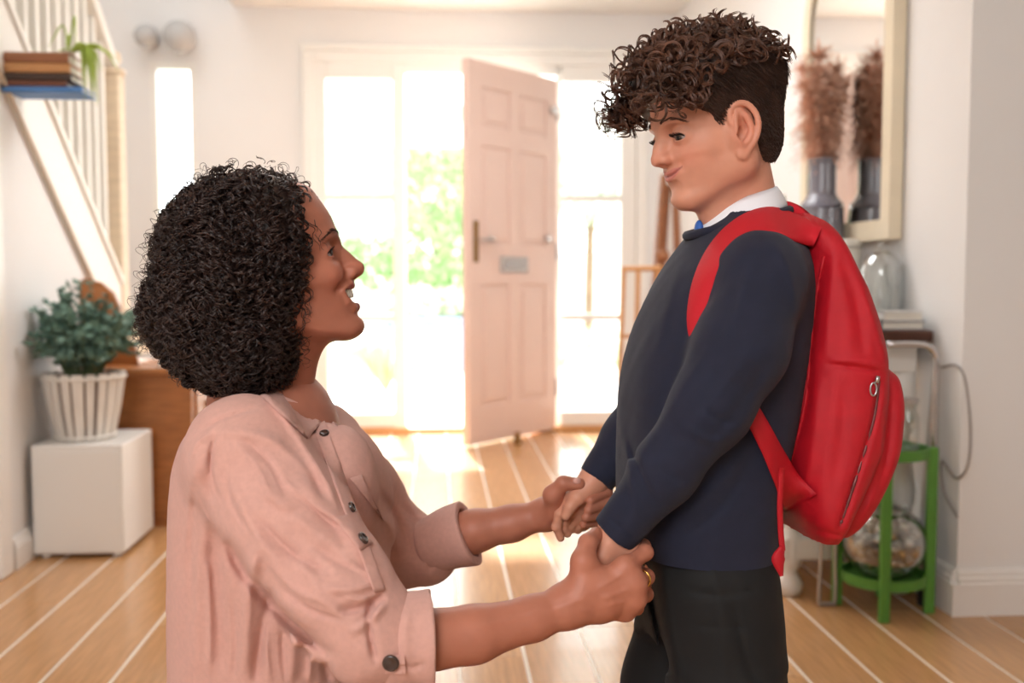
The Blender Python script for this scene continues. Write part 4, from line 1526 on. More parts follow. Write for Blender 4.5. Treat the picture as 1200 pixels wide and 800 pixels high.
def brows_lashes(fr, T, person, hair_m, seed, thick=1.0, ap=.004, surf=None, lash=.0009):
    r = np.random.default_rng(seed)
    P = []
    for s in (-1, 1):
        for i in range(120):
            t = r.uniform(0, 1)
            yy = .013 + .034 * t
            zz = .0185 + .006 * sin(pi * min(1, t * .9 + .05)) - .004 * t + r.normal() * .0018 * thick * (.35 + .65 * sin(pi * min(1, t + .15)))
            xx = .0825 - .020 * t * t - .002 * t
            b = np.array([xx, s * yy, zz])
            d = nrmz([-.25 * t, s * (.55 + .5 * t), .55 - .85 * t])
            L_ = .0062
            pts = []
            for k in range(4):
                q = b + d * L_ * k / 3
                pts.append(fr.w(*T(q[0], q[1], q[2])))
            P.append(pts)
    P = np.array(P)
    if surf is not None: P = surf(P, .0006)
    strands_obj('eyebrows', P, np.array([.00022, .00026, .0002, .00008]) * thick, hair_m, person)
    P = []
    for s in (-1, 1):
        for i in range(60):
            t = r.uniform(-1, 1)
            c = np.array(T(.0580, s * .031, -.001))
            y = s * .0120 * t
            z = ap * .95 * math.sqrt(max(0, 1 - (t * .98) ** 2)) - .0025
            x = math.sqrt(max(1e-6, .0136 ** 2 - y * y - z * z))
            b = c + [x, y, z]
            out = nrmz([.8, y * 40, .35])
            ln = .0075 * (.6 + .4 * abs(t))
            P.append([fr.w(*(b + out * ln * k + np.array([0, 0, .0016]) * k * k)) for k in (0, .33, .66, 1)])
    strands_obj('eyelashes', np.array(P), np.array([.00026, .00024, .00018, .00008]), M_LASH, person)
    # dark lash line along the upper lid
    for s in (-1, 1):
        c = np.array(T(.0580, s * .031, -.001)); q = []
        for t in np.linspace(-1, 1, 15):
            y = s * .0120 * t; z = ap * math.sqrt(max(0, 1 - (t * .99) ** 2)) - .0024
            x = math.sqrt(max(1e-6, .0139 ** 2 - y * y - z * z))
            q.append(fr.w(*(c + [x, y, z])))
        MB().tube(q, lash, 5).build('lash_line', M_LASH, person)


def hand(fld, wrist, mcps, fingers, thumb, rs=1.0, wr=.021):
    """palm + five separate fingers"""
    fr_ = np.array([.0088, .0092, .0088, .0076]) * rs
    for i in range(4):
        fld.u(cone(wrist, mcps[i], wr * .80, fr_[i] * 1.30), .016 * rs)
    for i in range(3):
        fld.u(cone(mcps[i], mcps[i + 1], fr_[i] * 1.22, fr_[i + 1] * 1.22), .010 * rs)
        a = wrist * .45 + mcps[i] * .55; b = wrist * .45 + mcps[i + 1] * .55
        fld.u(cone(a, b, .014 * rs, .013 * rs), .012 * rs)
    # thumb with its ball
    tr = np.array([.0155, .0125, .0105, .0088]) * rs
    for i in range(3):
        fld.u(cone(thumb[i], thumb[i + 1], tr[i], tr[i + 1]), .010 * rs if i == 0 else .004 * rs)
    fld.u(cone(wrist, thumb[0], wr * .8, tr[0]), .016 * rs)
    fld.u(cone(thumb[1], mcps[0] * .6 + wrist * .4, tr[1] * .8, .010 * rs), .014 * rs)
    for i in range(4):
        q = [mcps[i]] + list(fingers[i])
        rr = [fr_[i] * 1.12, fr_[i] * 1.02, fr_[i] * .93, fr_[i] * .80]
        # fingers stay apart: build each alone, then join with a tiny blend
        for j in range(3):
            fld.u(cone(q[j], q[j + 1], rr[j], rr[j + 1]), .0035 * rs if j else .006 * rs)
        for j in (1, 2):
            fld.u(ell(q[j], np.array([1, 1, 1]) * rr[j] * 1.06), .002)


def ray_hit(fld, px, py, y0, y1, step=.0015):
    """first surface point along the photo ray through a field"""
    d = C_FWD + C_RIGHT * (px - 600) / FPX - C_UP * (py - 400) / FPX
    d = d / d[1]
    ys = np.arange(y0, y1, step)
    P = C_POS + ys[:, None] * d
    I = np.round((P - fld.lo) / fld.h).astype(int)
    ok = ((I >= 0) & (I < fld.n)).all(1)
    I = np.clip(I, 0, fld.n - 1)
    v = np.where(ok, fld.F[I[:, 0], I[:, 1], I[:, 2]], 1)
    h = np.nonzero(v < 0)[0]
    if len(h) == 0: return None
    return P[h[0]]


def patch_on(fld, corners, nu, nv, off, th, y0, y1, bulge=0.0):
    """thin cloth panel laid on a surface: corners (4 photo pixels, clockwise) -> solid mesh"""
    A, B, Cc, D = [np.array(c, float) for c in corners]
    G = np.zeros((nu, nv, 3)); last = None
    for i in range(nu):
        for j in range(nv):
            u, v = i / (nu - 1), j / (nv - 1)
            p = (A * (1 - u) + B * u) * (1 - v) + (D * (1 - u) + Cc * u) * v
            h = ray_hit(fld, p[0], p[1], y0, y1)
            if h is None: h = W(p[0], p[1], last[1] if last is not None else (y0 + y1) / 2)
            last = h
            G[i, j] = h
    # relax the depth so the panel is smooth
    for _ in range(6):
        Yc = G[:, :, 1].copy()
        Yc[1:-1, 1:-1] = (G[:-2, 1:-1, 1] + G[2:, 1:-1, 1] + G[1:-1, :-2, 1] + G[1:-1, 2:, 1]) / 4
        G[:, :, 1] = np.minimum(G[:, :, 1] + .002, Yc)
    d = G - C_POS; d /= np.linalg.norm(d, axis=2)[..., None]
    uu = np.linspace(0, 1, nu)[:, None]; vv = np.linspace(0, 1, nv)[None, :]
    bl = bulge * np.sin(pi * uu) * np.sin(pi * vv)
    top = G - d * (off + th + bl)[..., None] if not np.isscalar(off + th + bl) else G - d * (off + th)
    bot = G - d * (off - .004)
    V = np.concatenate([top.reshape(-1, 3), bot.reshape(-1, 3)])
    n = nu * nv; F = []
    for i in range(nu - 1):
        for j in range(nv - 1):
            a, b, c_, e = i * nv + j, (i + 1) * nv + j, (i + 1) * nv + j + 1, i * nv + j + 1
            F.append((a, b, c_, e)); F.append((n + a, n + e, n + c_, n + b))
    ring = [i * nv for i in range(nu)] + [(nu - 1) * nv + j for j in range(1, nv)] + [i * nv + nv - 1 for i in range(nu - 2, -1, -1)] + [j for j in range(nv - 2, 0, -1)]
    for i in range(len(ring)):
        a, b = ring[i], ring[(i + 1) % len(ring)]
        F.append((a, a + n, b + n, b))
    return V, F, G


def button_at(P, nrm, r, name, material, person, holes=True):
    n = nrmz(nrm); u = nrmz(np.cross(n, (0, 0, 1))); w = np.cross(n, u)
    prof = [(0, .0022), (r * .55, .0022), (r * .7, .0032), (r * .92, .003), (r, .0018), (r, 0)]
    v, f = [], []
    k = 20
    for (rr, z) in prof:
        for j in range(k):
            a = 2 * pi * j / k
            v.append(P + n * z + rr * (cos(a) * u + sin(a) * w))
    for i in range(len(prof) - 1):
        for j in range(k):
            f.append((i * k + j, i * k + (j + 1) % k, (i + 1) * k + (j + 1) % k, (i + 1) * k + j))
    return mesh_obj(name, v, f, material, person, True)

# ================================================================== THE WOMAN (kneeling, facing right)
YW = 1.36
woman = thing('person', (W(320, 500, YW)[0], YW, 0), 'kneeling person with a dark curly bob in a pink linen shirt with rolled sleeves', 'person', 'people in the hall')
M_LINEN = mat('pink_linen', S(217, 165, 151), .85, noise=(150, .045, (1, 1, 1)), weave=(420, .4), bump=(22, .12, .004), sheen=.15)
M_WHAIR = mat('dark_curl_hair', S(50, 34, 29), .34, noise=(26, .45, (1, 1, 1)), spec=.55)
M_JEANS = mat('jeans_denim', S(58, 74, 104), .85, weave=(500, .3))

# ---- head frame: forward to the right, tilted up to the boy
tilt = radians(17); yaw = radians(5)
fW = np.array([cos(tilt) * cos(yaw), cos(tilt) * sin(yaw), sin(tilt)])
HW = Frame(W(328, 313, YW), fW, (-sin(tilt), 0, cos(tilt)))
TW = lambda x, y, z: (x, y, z)


def mouth_w(fld, fr, T):
    up = [(0, -.0495), (.012, -.0488), (.022, -.0490), (.0300, -.0505)]
    lo_ = [(0, -.0785), (.012, -.0765), (.022, -.0680), (.0300, -.0520)]
    op = [(0, -.0640), (.011, -.0632), (.020, -.0588), (.0255, -.0550)]
    lip_line(fld, fr, up, [.0052, .0050, .0040, .0028], .004, -.0010)
    lip_line(fld, fr, lo_, [.0066, .0060, .0046, .0028], .004, -.0020)
    lip_line(fld, fr, op, [.0088, .0086, .0058, .0022], .002, -.0010, cut=True)
    lip_line(fld, fr, op, [.0088, .0086, .0046, .0010], .002, -.0080, cut=True)
    for s in (-1, 1):
        fld.cut(fr.cone((face_x(fld, fr, .0195, -.033) + .001, s * .0195, -.033), (face_x(fld, fr, .0365, -.050) + .001, s * .0365, -.050), .0022, .0030), .008)
    fld.cut(fr.cone((.0835, -.012, -.0895), (.0835, .012, -.0895), .0030, .0030), .006)


RH = .0016
hd = Field(W(170, 195, YW) + [0, -.17, 0], W(440, 480, YW) + [0, .12, 0], RH) if False else None
lo = HW.O + np.array([-.125, -.10, -.20]); hi = HW.O + np.array([.135, .10, .135])
hd = Field(lo, hi, RH)
sculpt_head(hd, HW, TW, mouth_w, smile=1)
neck_b = W(318, 478, 1.385)
hd.u(cone(HW.w(-.030, 0, -.055), neck_b, .046, .052), .03)
hd.u(cone(HW.w(-.03, 0, -.03), W(292, 470, 1.385), .045, .055), .03)
hd.u(cone(HW.w(.016, 0, -.088), W(342, 455, 1.375), .016, .018), .03)
for p in eyes_of(HW, TW, woman, lambda s: (1, -.32, .04), (.035, .016, .008), ap=.0044, lid_tilt=-8):
    hd.cut(p, .0015)
vh = hd.mesh(1)


def surf_push(fld):
    def fn(P, off):
        sh = P.shape; Q = P.reshape(-1, 3).copy()
        for _ in range(3):
            I = np.clip(np.round((Q - fld.lo) / fld.h).astype(int), 1, fld.n - 2)
            v = fld.F[I[:, 0], I[:, 1], I[:, 2]]
            g = np.stack([fld.F[I[:, 0] + 1, I[:, 1], I[:, 2]] - fld.F[I[:, 0] - 1, I[:, 1], I[:, 2]],
                          fld.F[I[:, 0], I[:, 1] + 1, I[:, 2]] - fld.F[I[:, 0], I[:, 1] - 1, I[:, 2]],
                          fld.F[I[:, 0], I[:, 1], I[:, 2] + 1] - fld.F[I[:, 0], I[:, 1], I[:, 2] - 1]], 1)
            g /= np.linalg.norm(g, axis=1)[:, None] + 1e-9
            Q -= g * (v - off)[:, None]
        return Q.reshape(sh)
    return fn


brows_lashes(HW, TW, woman, mat('brow_brown', S(58, 38, 32), .6), 3, thick=.85, ap=.0044, surf=surf_push(hd))
# teeth: upper arch, single teeth
for k in range(-5, 6):
    a = k * .195
    w_ = (.0046, .0042, .0044, .004, .004, .004)[abs(k)]
    rx, ry = .0265, .0270
    c0 = np.array([.0512 + rx * cos(a), ry * sin(a), -.0585 + .0022 * (1 - cos(a))])
    fr_t = nrmz([cos(a) * ry, sin(a) * rx, 0])
    lt = np.array([-fr_t[1], fr_t[0], 0])
    v, f = [], []
    n, m = 10, 7
    hh = (.0072, .0066, .0068, .006, .0058, .0055)[abs(k)]
    for i in range(m + 1):
        t = pi * i / m
        for j in range(n):
            b = 2 * pi * j / n
            sg = lambda q, e: math.copysign(abs(q) ** e, q)
            p = c0 + lt * w_ * .56 * sg(sin(t), .5) * sg(cos(b), .5) + fr_t * .0028 * sg(sin(t), .6) * sg(sin(b), .6) + np.array([0, 0, hh]) * sg(cos(t), .6)
            v.append(HW.w(*p))
    for i in range(m):
        for j in range(n):
            f.append((i * n + j, (i + 1) * n + j, (i + 1) * n + (j + 1) % n, i * n + (j + 1) % n))
    mesh_obj('tooth', v, f, M_TOOTH, woman, True)

# ---- arms and hands (world points taken from photo pixels at their depths)
def wpts(l): return [W(*p) for p in l]


sh_n, el_n = W(296, 540, 1.225), W(430, 748, 1.125)
wr_n = W(664, 710, 1.160)
arm_n = wpts([(430, 748, 1.125), (510, 749, 1.128), (555, 743, 1.137), (625, 724, 1.152), (664, 710, 1.160)])
rad_n = [.040, .0345, .031, .0245, .0225]
hn = Field(W(480, 800, 1.16) + [-.02, -.075, -.03], W(775, 600, 1.16) + [.02, .12, .02], .0014)
chain(hn, arm_n[1:], rad_n[1:], .012)
mc = wpts([(733, 664, 1.158), (743, 683, 1.156), (743, 701, 1.160), (733, 716, 1.170)])
fg = [wpts([(756, 647, 1.180), (754, 640, 1.208), (738, 642, 1.228)]),
      wpts([(757, 676, 1.192), (748, 670, 1.226), (726, 668, 1.236)]),
      wpts([(756, 696, 1.196), (746, 690, 1.230), (724, 688, 1.238)]),
      wpts([(746, 712, 1.200), (738, 706, 1.226), (718, 703, 1.234)])]
th = wpts([(682, 690, 1.158), (684, 658, 1.160), (689, 636, 1.176), (699, 626, 1.196)])
hand(hn, wr_n, mc, fg, th, 1.04)
hn.strokes([([(700, 690), (730, 672)], 3, .0010), ([(705, 702), (738, 690)], 3, .0010), ([(703, 712), (735, 704)], 3, .0009),
            ([(640, 716), (690, 700)], 4, .0008), ([(690, 668), (715, 662)], 3, -.0008), ([(737, 660), (747, 656)], 2.5, -.0010),
            ([(560, 735), (640, 712)], 5, .0010)], y1=1.185, w=.008)
va = hn.mesh(1)

wr_f = W(640, 602, 1.50)
arm_f = wpts([(500, 641, 1.53), (556, 622, 1.515), (600, 613, 1.508), (640, 602, 1.50)])
rad_f = [.034, .031, .026, .0215]
hf = Field(W(520, 700, 1.47) + [-.02, -.07, 0], W(730, 540, 1.47) + [.02, .11, 0], .0014)
chain(hf, arm_f, rad_f, .012)
mc2 = wpts([(688, 578, 1.508), (691, 590, 1.512), (689, 602, 1.510), (682, 613, 1.505)])
fg2 = [wpts([(711, 571, 1.490), (711, 576, 1.462), (692, 586, 1.442)]),
       wpts([(714, 584, 1.492), (712, 589, 1.460), (690, 597, 1.438)]),
       wpts([(711, 597, 1.492), (709, 602, 1.460), (687, 606, 1.438)]),
       wpts([(704, 608, 1.490), (702, 612, 1.464), (684, 614, 1.444)])]
th2 = wpts([(651, 597, 1.478), (648, 580, 1.462), (660, 566, 1.452), (679, 567, 1.448)])
hand(hf, wr_f, mc2, fg2, th2, 1.0, wr=.020)
vb = hf.mesh(1)

# ---- rest of the body, under the clothes
bd = Field((-.62, 1.02, .0), (.30, 1.74, .92), .007)
hipc = np.array([W(315, 800, 1.38)[0], 1.38, .31])
bd.u(cone(hipc, W(320, 600, 1.38), .125, .115), .03)
bd.u(cone(W(320, 600, 1.38), W(318, 505, 1.385), .115, .09), .04)
sh_f = W(372, 515, 1.545)
el_f = W(458, 668, 1.565)
bd.u(cone(sh_n, sh_f, .055, .055), .03)
bd.u(cone(neck_b, W(318, 520, 1.385), .05, .08), .03)
bd.u(cone(sh_n, el_n, .046, .040), .02); bd.u(cone(el_n, arm_n[1], .040, .0345), .01)
bd.u(cone(sh_f, el_f, .040, .030), .02); bd.u(cone(el_f, arm_f[1], .029, .028), .01)
legs = []
for yy in (1.27, 1.49):
    hp, kn, an = np.array([hipc[0] + .02, yy, .26]), np.array([hipc[0] + .42, yy + (yy - 1.38) * .3, .075]), np.array([hipc[0] + .02, yy, .055])
    toe = np.array([hipc[0] - .10, yy, .03])
    legs.append((hp, kn, an, toe))
    bd.u(cone(hp, kn, .085, .055), .03); bd.u(cone(kn, an, .052, .036), .02); bd.u(cone(an, toe, .034, .022), .02)
vc_ = bd.mesh(1)
VB, QB = join(vh, va, vb, vc_)


def skin_col(V, base, fr, T, lips, lipw, extra=None):
    L_ = fr.inv(V)
    col = np.tile(np.array(base), (len(V), 1))
    n1 = soft_noise(4, 60)(V)
    col *= (1 + .05 * n1)[:, None]
    def mix(m, c):
        nonlocal col
        col = col * (1 - m[:, None]) + np.array(c) * m[:, None]
    x, y, z = L_[:, 0], np.abs(L_[:, 1]), L_[:, 2]
    ck = np.array(T(.06, .036, -.035))
    g = np.exp(-(((x - ck[0]) / .03) ** 2 + ((y - ck[1]) / .02) ** 2 + ((z - ck[2]) / .018) ** 2))
    mix(.30 * g, np.array(base) * (1.12, .72, .70))
    nt_ = np.array(T(.1, 0, -.03))
    g = np.exp(-(((x - nt_[0]) / .018) ** 2 + (y / .014) ** 2 + ((z - nt_[2]) / .012) ** 2))
    mix(.30 * g, np.array(base) * (1.1, .74, .72))
    for (zc, zw, xm) in lips:
        yy = np.clip(y / lipw, 0, 1)
        cz = zc(yy); hw = zw * np.sqrt(np.clip(1 - yy ** 2, 0, 1)) + 1e-4
        m = smstep(1.25, .8, np.abs(z - cz) / hw) * (y < lipw) * (x > xm)
        mix(.85 * m, extra if extra is not None else np.array(base) * (1.0, .55, .6))
    return col


baseW = S(178, 113, 90)
colW = skin_col(VB, baseW, HW, TW, [(lambda t: -.0500 - .004 * t, .0058, .064), (lambda t: -.0775 + .020 * t ** 1.6, .0068, .062)], .0275, S(150, 76, 72))
Lw = HW.inv(VB)
inm = (np.abs(Lw[:, 1]) < .026) & (Lw[:, 2] < -.053) & (Lw[:, 2] > -.0745) & (Lw[:, 0] < .0730) & (Lw[:, 0] > .03) & (np.abs(Lw[:, 2] + .0625) < .0105 - .15 * np.abs(Lw[:, 1]))
colW[inm] = S(96, 40, 38)
mesh_obj('body', VB, QB, M_SKIN, woman, True, col=colW)
# far thumb nail
MB().sphere(W(676, 563.5, 1.4405), .0062, 12, 8, (1, .35, .75)).build('fingernail', mat('nail', S(216, 160, 146), .25), woman, True)

# ring on the near hand
rc_ = mc[1] * .40 + fg[1][0] * .60
ax_ = nrmz(fg[1][0] - mc[1]); u_ = nrmz(np.cross(ax_, (0, 0, 1))); w_ = np.cross(ax_, u_)
MB().tube([rc_ + .0108 * (cos(a) * u_ + sin(a) * w_) for a in np.linspace(0, 2 * pi, 29)[:-1]], .0013, 8, closed=True).build('ring', mat('gold', S(226, 178, 92), .2, metal=1.0), woman, True)

# ---- jeans and shoes (below the frame)
jn = Field((-.62, 1.08, -.002), (.30, 1.70, .50), .006)
jn.u(cone(hipc + [0, -.06, -.02], hipc + [0, .06, -.02], .135, .135), .02)
for (hp, kn, an, toe) in legs:
    jn.u(cone(hp, kn, .092, .066), .03); jn.u(cone(kn, an + [.03, 0, .0], .062, .048), .02)
jn.clip(lambda X, Y, Z: (.006 - Z) + 0 * X + 0 * Y)
jn.displace(lambda P: .003 * soft_noise(8, 55)(P))
mesh_obj('jeans', *jn.mesh(1), M_JEANS, woman, True)
for (hp, kn, an, toe) in legs:
    sf = Field(toe - [.09, .06, .035], an + [.06, .06, .06], .005)
    sf.u(cone(an + [.01, 0, -.005], toe + [-.02, 0, .012], .045, .038), .02)
    sf.clip(lambda X, Y, Z: (.002 - Z) + 0 * X + 0 * Y)
    mesh_obj('shoe', *sf.mesh(1), mat('canvas_shoe', S(222, 218, 210), .8), woman, True)

# ---- shirt: torso loft + sleeves + rolled cuffs, with folds
YT = 1.385
fT = np.array([cos(radians(-14)), sin(radians(-14)), 0])
rows_ = [(452, 300, 352, .055), (466, 272, 366, .090), (480, 248, 384, .128), (495, 233, 400, .156), (515, 222, 418, .172), (545, 215, 438, .180), (580, 212, 452, .183), (620, 211, 457, .182),
         (680, 210, 455, .178), (740, 210, 451, .176), (800, 211, 447, .178), (870, 206, 446, .184), (960, 204, 448, .188)]
ap_ = radians(22)
tb = []
for (py, xb, xf, b) in rows_:
    a0, a1 = W(xb, py, YT), W(xf, py, YT)
    e = (a1[0] - a0[0]) / 2
    a = math.sqrt(max(.0016, e * e - (b * sin(ap_)) ** 2)) / cos(ap_)
    tb.append((a0[2], (a0[0] + a1[0]) / 2, YT, a, b))
shf = Field((-.50, 1.02, .30), (.10, 1.72, .90), .0027)
shf.u(loft(dense(tb), fT, 2.35), 0)
# chest
shf.u(ell(W(398, 565, 1.30), (.048, .06, .072)), .06)
shf.u(ell(W(402, 575, 1.45), (.044, .055, .070)), .06)
# near sleeve
shf.u(ell(W(286, 528, 1.232), (.066, .060, .066)), .04)
sl_n = wpts([(292, 540, 1.222), (340, 615, 1.180), (392, 690, 1.140), (432, 742, 1.125), (470, 750, 1.126)])
chain(shf, sl_n, [.066, .068, .062, .052, .042], .03)
# far sleeve
sl_f = wpts([(376, 520, 1.54), (420, 580, 1.56), (458, 640, 1.565), (500, 648, 1.545)])
chain(shf, sl_f, [.062, .060, .060, .050], .03)
shf.cut(cone(W(362, 440, 1.372), W(374, 488, 1.345), .034, .006), .004)
nz1, nz2 = soft_noise(31, 38), soft_noise(32, 90)
shf.displace(lambda P: .0028 * nz1(P * [1, 1, .55]) + .0011 * nz2(P))
near = [  # photo folds, near side: (polyline, width px, height m)
    ([(250, 620), (256, 700), (262, 790)], 9, -.006), ([(240, 600), (232, 690), (230, 790)], 8, .003),
    ([(266, 632), (285, 670), (330, 720), (390, 770)], 7, -.010), ([(300, 640), (292, 700), (286, 795)], 8, .007),
    ([(318, 690), (304, 760), (300, 800)], 6, -.007), ([(345, 745), (340, 800)], 8, .005), ([(380, 775), (385, 800)], 6, -.005),
    ([(255, 505), (300, 510), (345, 530), (372, 560)], 7, .004), ([(250, 520), (245, 560), (252, 590)], 6, -.004),
    ([(330, 515), (360, 545), (382, 590)], 5, -.004), ([(300, 560), (350, 610), (400, 640)], 10, .004),
    ([(285, 600), (330, 640), (390, 672)], 8, -.003), ([(270, 565), (300, 625), (345, 685)], 8, .004),
    ([(345, 560), (395, 605), (425, 650)], 8, .004), ([(370, 640), (405, 662), (440, 668)], 7, -.004),
    ([(380, 690), (415, 690), (445, 680)], 6, .005), ([(395, 715), (425, 712), (450, 695)], 5, -.006),
    ([(410, 742), (432, 728), (452, 706)], 5, .004), ([(436, 700), (432, 730), (440, 775)], 4, -.007),
    ([(350, 650), (372, 690), (410, 735)], 8, .0035), ([(310, 585), (330, 600), (352, 600)], 5, -.0025),
    ([(312, 462), (345, 505), (380, 560), (398, 600)], 4, .0035), ([(232, 520), (225, 580), (222, 640)], 7, .003),
    ([(345, 575), (372, 600), (398, 622)], 3.2, -.0030), ([(330, 560), (365, 590), (400, 612)], 3.5, .0028), ([(300, 605), (345, 650), (380, 668)], 3.5, -.0030),
    ([(310, 655), (345, 690), (385, 708)], 3.5, .0030), ([(330, 690), (365, 715), (405, 728)], 3.2, -.0032), ([(400, 652), (425, 668), (448, 672)], 3, .0030),
    ([(402, 700), (428, 702), (450, 690)], 3, .0030), ([(418, 728), (436, 715), (452, 700)], 3, -.0034), ([(275, 520), (300, 545), (318, 585)], 4, .0028),
    ([(288, 515), (318, 545), (335, 580)], 3.2, -.0028), ([(262, 545), (272, 590), (300, 635)], 3.5, -.0026), ([(228, 560), (224, 640), (226, 720)], 4, -.0026),
    ([(243, 660), (246, 730), (244, 795)], 4, .0030), ([(272, 700), (276, 750), (274, 798)], 3.5, -.0034), ([(312, 715), (312, 760), (316, 798)], 3.5, .0034),
    ([(330, 740), (332, 770), (336, 800)], 3.2, -.0036), ([(365, 768), (362, 798)], 4, .0034), ([(235, 505), (262, 490), (300, 478)], 2.2, -.0022), ([(222, 540), (230, 520), (248, 506)], 3, .002),
    ([(252, 508), (247, 535), (250, 565), (262, 592)], 2.2, -.0035),
]
shf.strokes([(p_, w_, a_ * 1.45) for p_, w_, a_ in near], y1=1.33)
shf.strokes([([(396, 500), (415, 540), (440, 585)], 6, -.006), ([(384, 494), (402, 545), (420, 600), (428, 650)], 5, .004), ([(440, 570), (470, 620), (480, 650)], 6, -.005),
             ([(470, 590), (490, 620), (492, 660)], 5, -.006), ([(505, 606), (508, 640), (502, 672)], 4, -.006), ([(455, 600), (470, 650)], 7, .006),
             ([(440, 630), (436, 690)], 6, -.004)], y0=1.30, y1=1.60)
Vs, Qs = shf.mesh(0)
shirt = mesh_obj('shirt', Vs, Qs, M_LINEN, woman, True)

# rolled cuffs
def cuff(name, a, b, r, seed, k_fold=.004, h=.0022, ov=1.0):
    a, b = np.asarray(a), np.asarray(b)
    f = Field(np.minimum(a, b) - r - .025, np.maximum(a, b) + r + .025, h)
    d = nrmz(b - a); L_ = np.linalg.norm(b - a)
    def shell_(r_out, t0, t1, th_):
        def fn(X, Y, Z):
            x, y, z = X - a[0], Y - a[1], Z - a[2]
            t = x * d[0] + y * d[1] + z * d[2]
            rho = np.sqrt(np.maximum((x - d[0] * t) ** 2 + (y - d[1] * t) ** 2 + (z - d[2] * t) ** 2, 0))
            q1 = np.abs(rho - (r_out - th_) - .10 * (t - L_ * .5)) - th_; q2 = np.maximum(t0 - t, t - t1)
            return np.sqrt(np.maximum(q1, 0) ** 2 + np.maximum(q2, 0) ** 2) + np.minimum(np.maximum(q1, q2), 0) - .0022
        return fn, np.minimum(a, b) - r - .02, np.maximum(a, b) + r + .02
    f.u(shell_(r, 0, L_, .0045), 0)
    f.u(shell_(r - .004, -.012, L_ * .75, .005), .003)
    nz = soft_noise(seed, 55)
    f.displace(lambda P: k_fold * nz(P))
    return f


cn = cuff('rolled_cuff', W(452, 750, 1.125), W(505, 747, 1.128), .0500, 3)
cn.strokes([([(462, 716), (458, 745), (466, 785)], 5, -.004), ([(478, 712), (474, 750), (480, 788)], 6, .003), ([(456, 770), (480, 782), (500, 776)], 4, -.003)], y1=1.125)
mesh_obj('rolled_cuff', *cn.mesh(1), M_LINEN, woman, True)
cf = cuff('rolled_cuff', W(502, 640, 1.538), W(549, 624, 1.520), .0440, 5)
mesh_obj('rolled_cuff', *cf.mesh(1), M_LINEN, woman, True)
def gnorm(G, i, j):
    n = np.cross(G[i + 1, j] - G[i - 1, j], G[i, j + 1] - G[i, j - 1])
    n = nrmz(n)
    return n if n @ (C_POS - G[i, j]) > 0 else -n


M_BTN = mat('horn_button', S(62, 44, 38), .25, coat=.5)


def surf_button(fld, px, py, r, y0, y1, nm='button'):
    h = ray_hit(fld, px, py, y0, y1)
    if h is None: return
    n = C_POS - h
    button_at(h - nrmz(n) * .0005, n, r, nm, M_BTN, woman)


# cuff tab with its button
V, F, G = patch_on(cn, [(432, 765), (440, 788), (476, 790), (474, 768)], 8, 8, .004, .0025, .98, 1.3)
mesh_obj('cuff_tab', V, F, M_LINEN, woman, False)
h = G[3, 4]; button_at(h + nrmz(C_POS - h) * .0085, gnorm(G, 3, 4), .0092, 'button', M_BTN, woman)
# collar: near leaf, far leaf, stand
V, F, G = patch_on(shf, [(329, 447), (304, 462), (361, 514), (380, 490)], 10, 16, .006, .003, 1.0, 1.5, bulge=.004)
mesh_obj('collar', V, F, M_LINEN, woman, True)
# collar stand round the back and sides of the neck, open in front
nb = W(330, 462, 1.372)
V, F = [], []
for k in range(29):
    a = radians(62) + (2 * pi - radians(124)) * k / 28
    p = nb + np.array([.064 * cos(a), .064 * sin(a), -.016 * cos(a) - .004])
    o = nrmz((p - nb) * [1, 1, 0])
    hh = .018 * sin(pi * (k + 1) / 30) ** .4
    V += [p - [0, 0, .016], p + [0, 0, hh] - o * .004, p + [0, 0, hh] - o * .0075, p - [0, 0, .016] - o * .004]
for k in range(28):
    for j in range(4):
        F.append((k * 4 + j, k * 4 + 4 + j, k * 4 + 4 + (j + 1) % 4, k * 4 + (j + 1) % 4))
mesh_obj('collar_stand', V, F, M_LINEN, woman, True)
V, F, G = patch_on(shf, [(362, 452), (372, 470), (396, 500), (392, 484)], 8, 10, .008, .003, 1.2, 1.6, bulge=.003)
mesh_obj('collar', V, F, M_LINEN, woman, True)
# placket, pockets, yoke
V, F, G = patch_on(shf, [(366, 497), (380, 491), (452, 690), (438, 694)], 6, 40, .0015, .0022, 1.0, 1.6)
mesh_obj('placket', V, F, M_LINEN, woman, True)
for j in (3, 20):
    h = G[3, j]; button_at(h + nrmz(C_POS - h) * .0042, gnorm(G, 3, j), .0062, 'button', M_BTN, woman)
V, F, G = patch_on(shf, [(391, 607), (408, 602), (437, 636), (422, 645)], 9, 10, .003, .003, 1.0, 1.6, bulge=.003)
mesh_obj('pocket_flap', V, F, M_LINEN, woman, True)
h = G[5, 7]; button_at(h + nrmz(C_POS - h) * .0085, gnorm(G, 5, 7), .0072, 'button', M_BTN, woman)
V, F, G = patch_on(shf, [(410, 560), (424, 556), (450, 611), (440, 598)], 8, 10, .006, .003, 1.2, 1.6, bulge=.003)
mesh_obj('pocket_flap', V, F, M_LINEN, woman, True)

# ---- hair: dark core volume plus thousands of ringlets following the head
rh = np.random.default_rng(42)
pxm = YW / 1200
HE = [(W(278, 298, YW), np.array([86 * pxm, .116, 94 * pxm])), (W(256, 365, YW), np.array([80 * pxm, .122, 72 * pxm])),
      (W(318, 250, YW), np.array([48 * pxm, .094, 54 * pxm])), (W(330, 290, YW), np.array([38 * pxm, .100, 60 * pxm])), (W(306, 392, YW), np.array([42 * pxm, .106, 58 * pxm])),
      (W(280, 412, YW), np.array([62 * pxm, .108, 42 * pxm])), (W(322, 325, YW), np.array([36 * pxm, .106, 70 * pxm]))]
nzl = soft_noise(91, 120, 9)


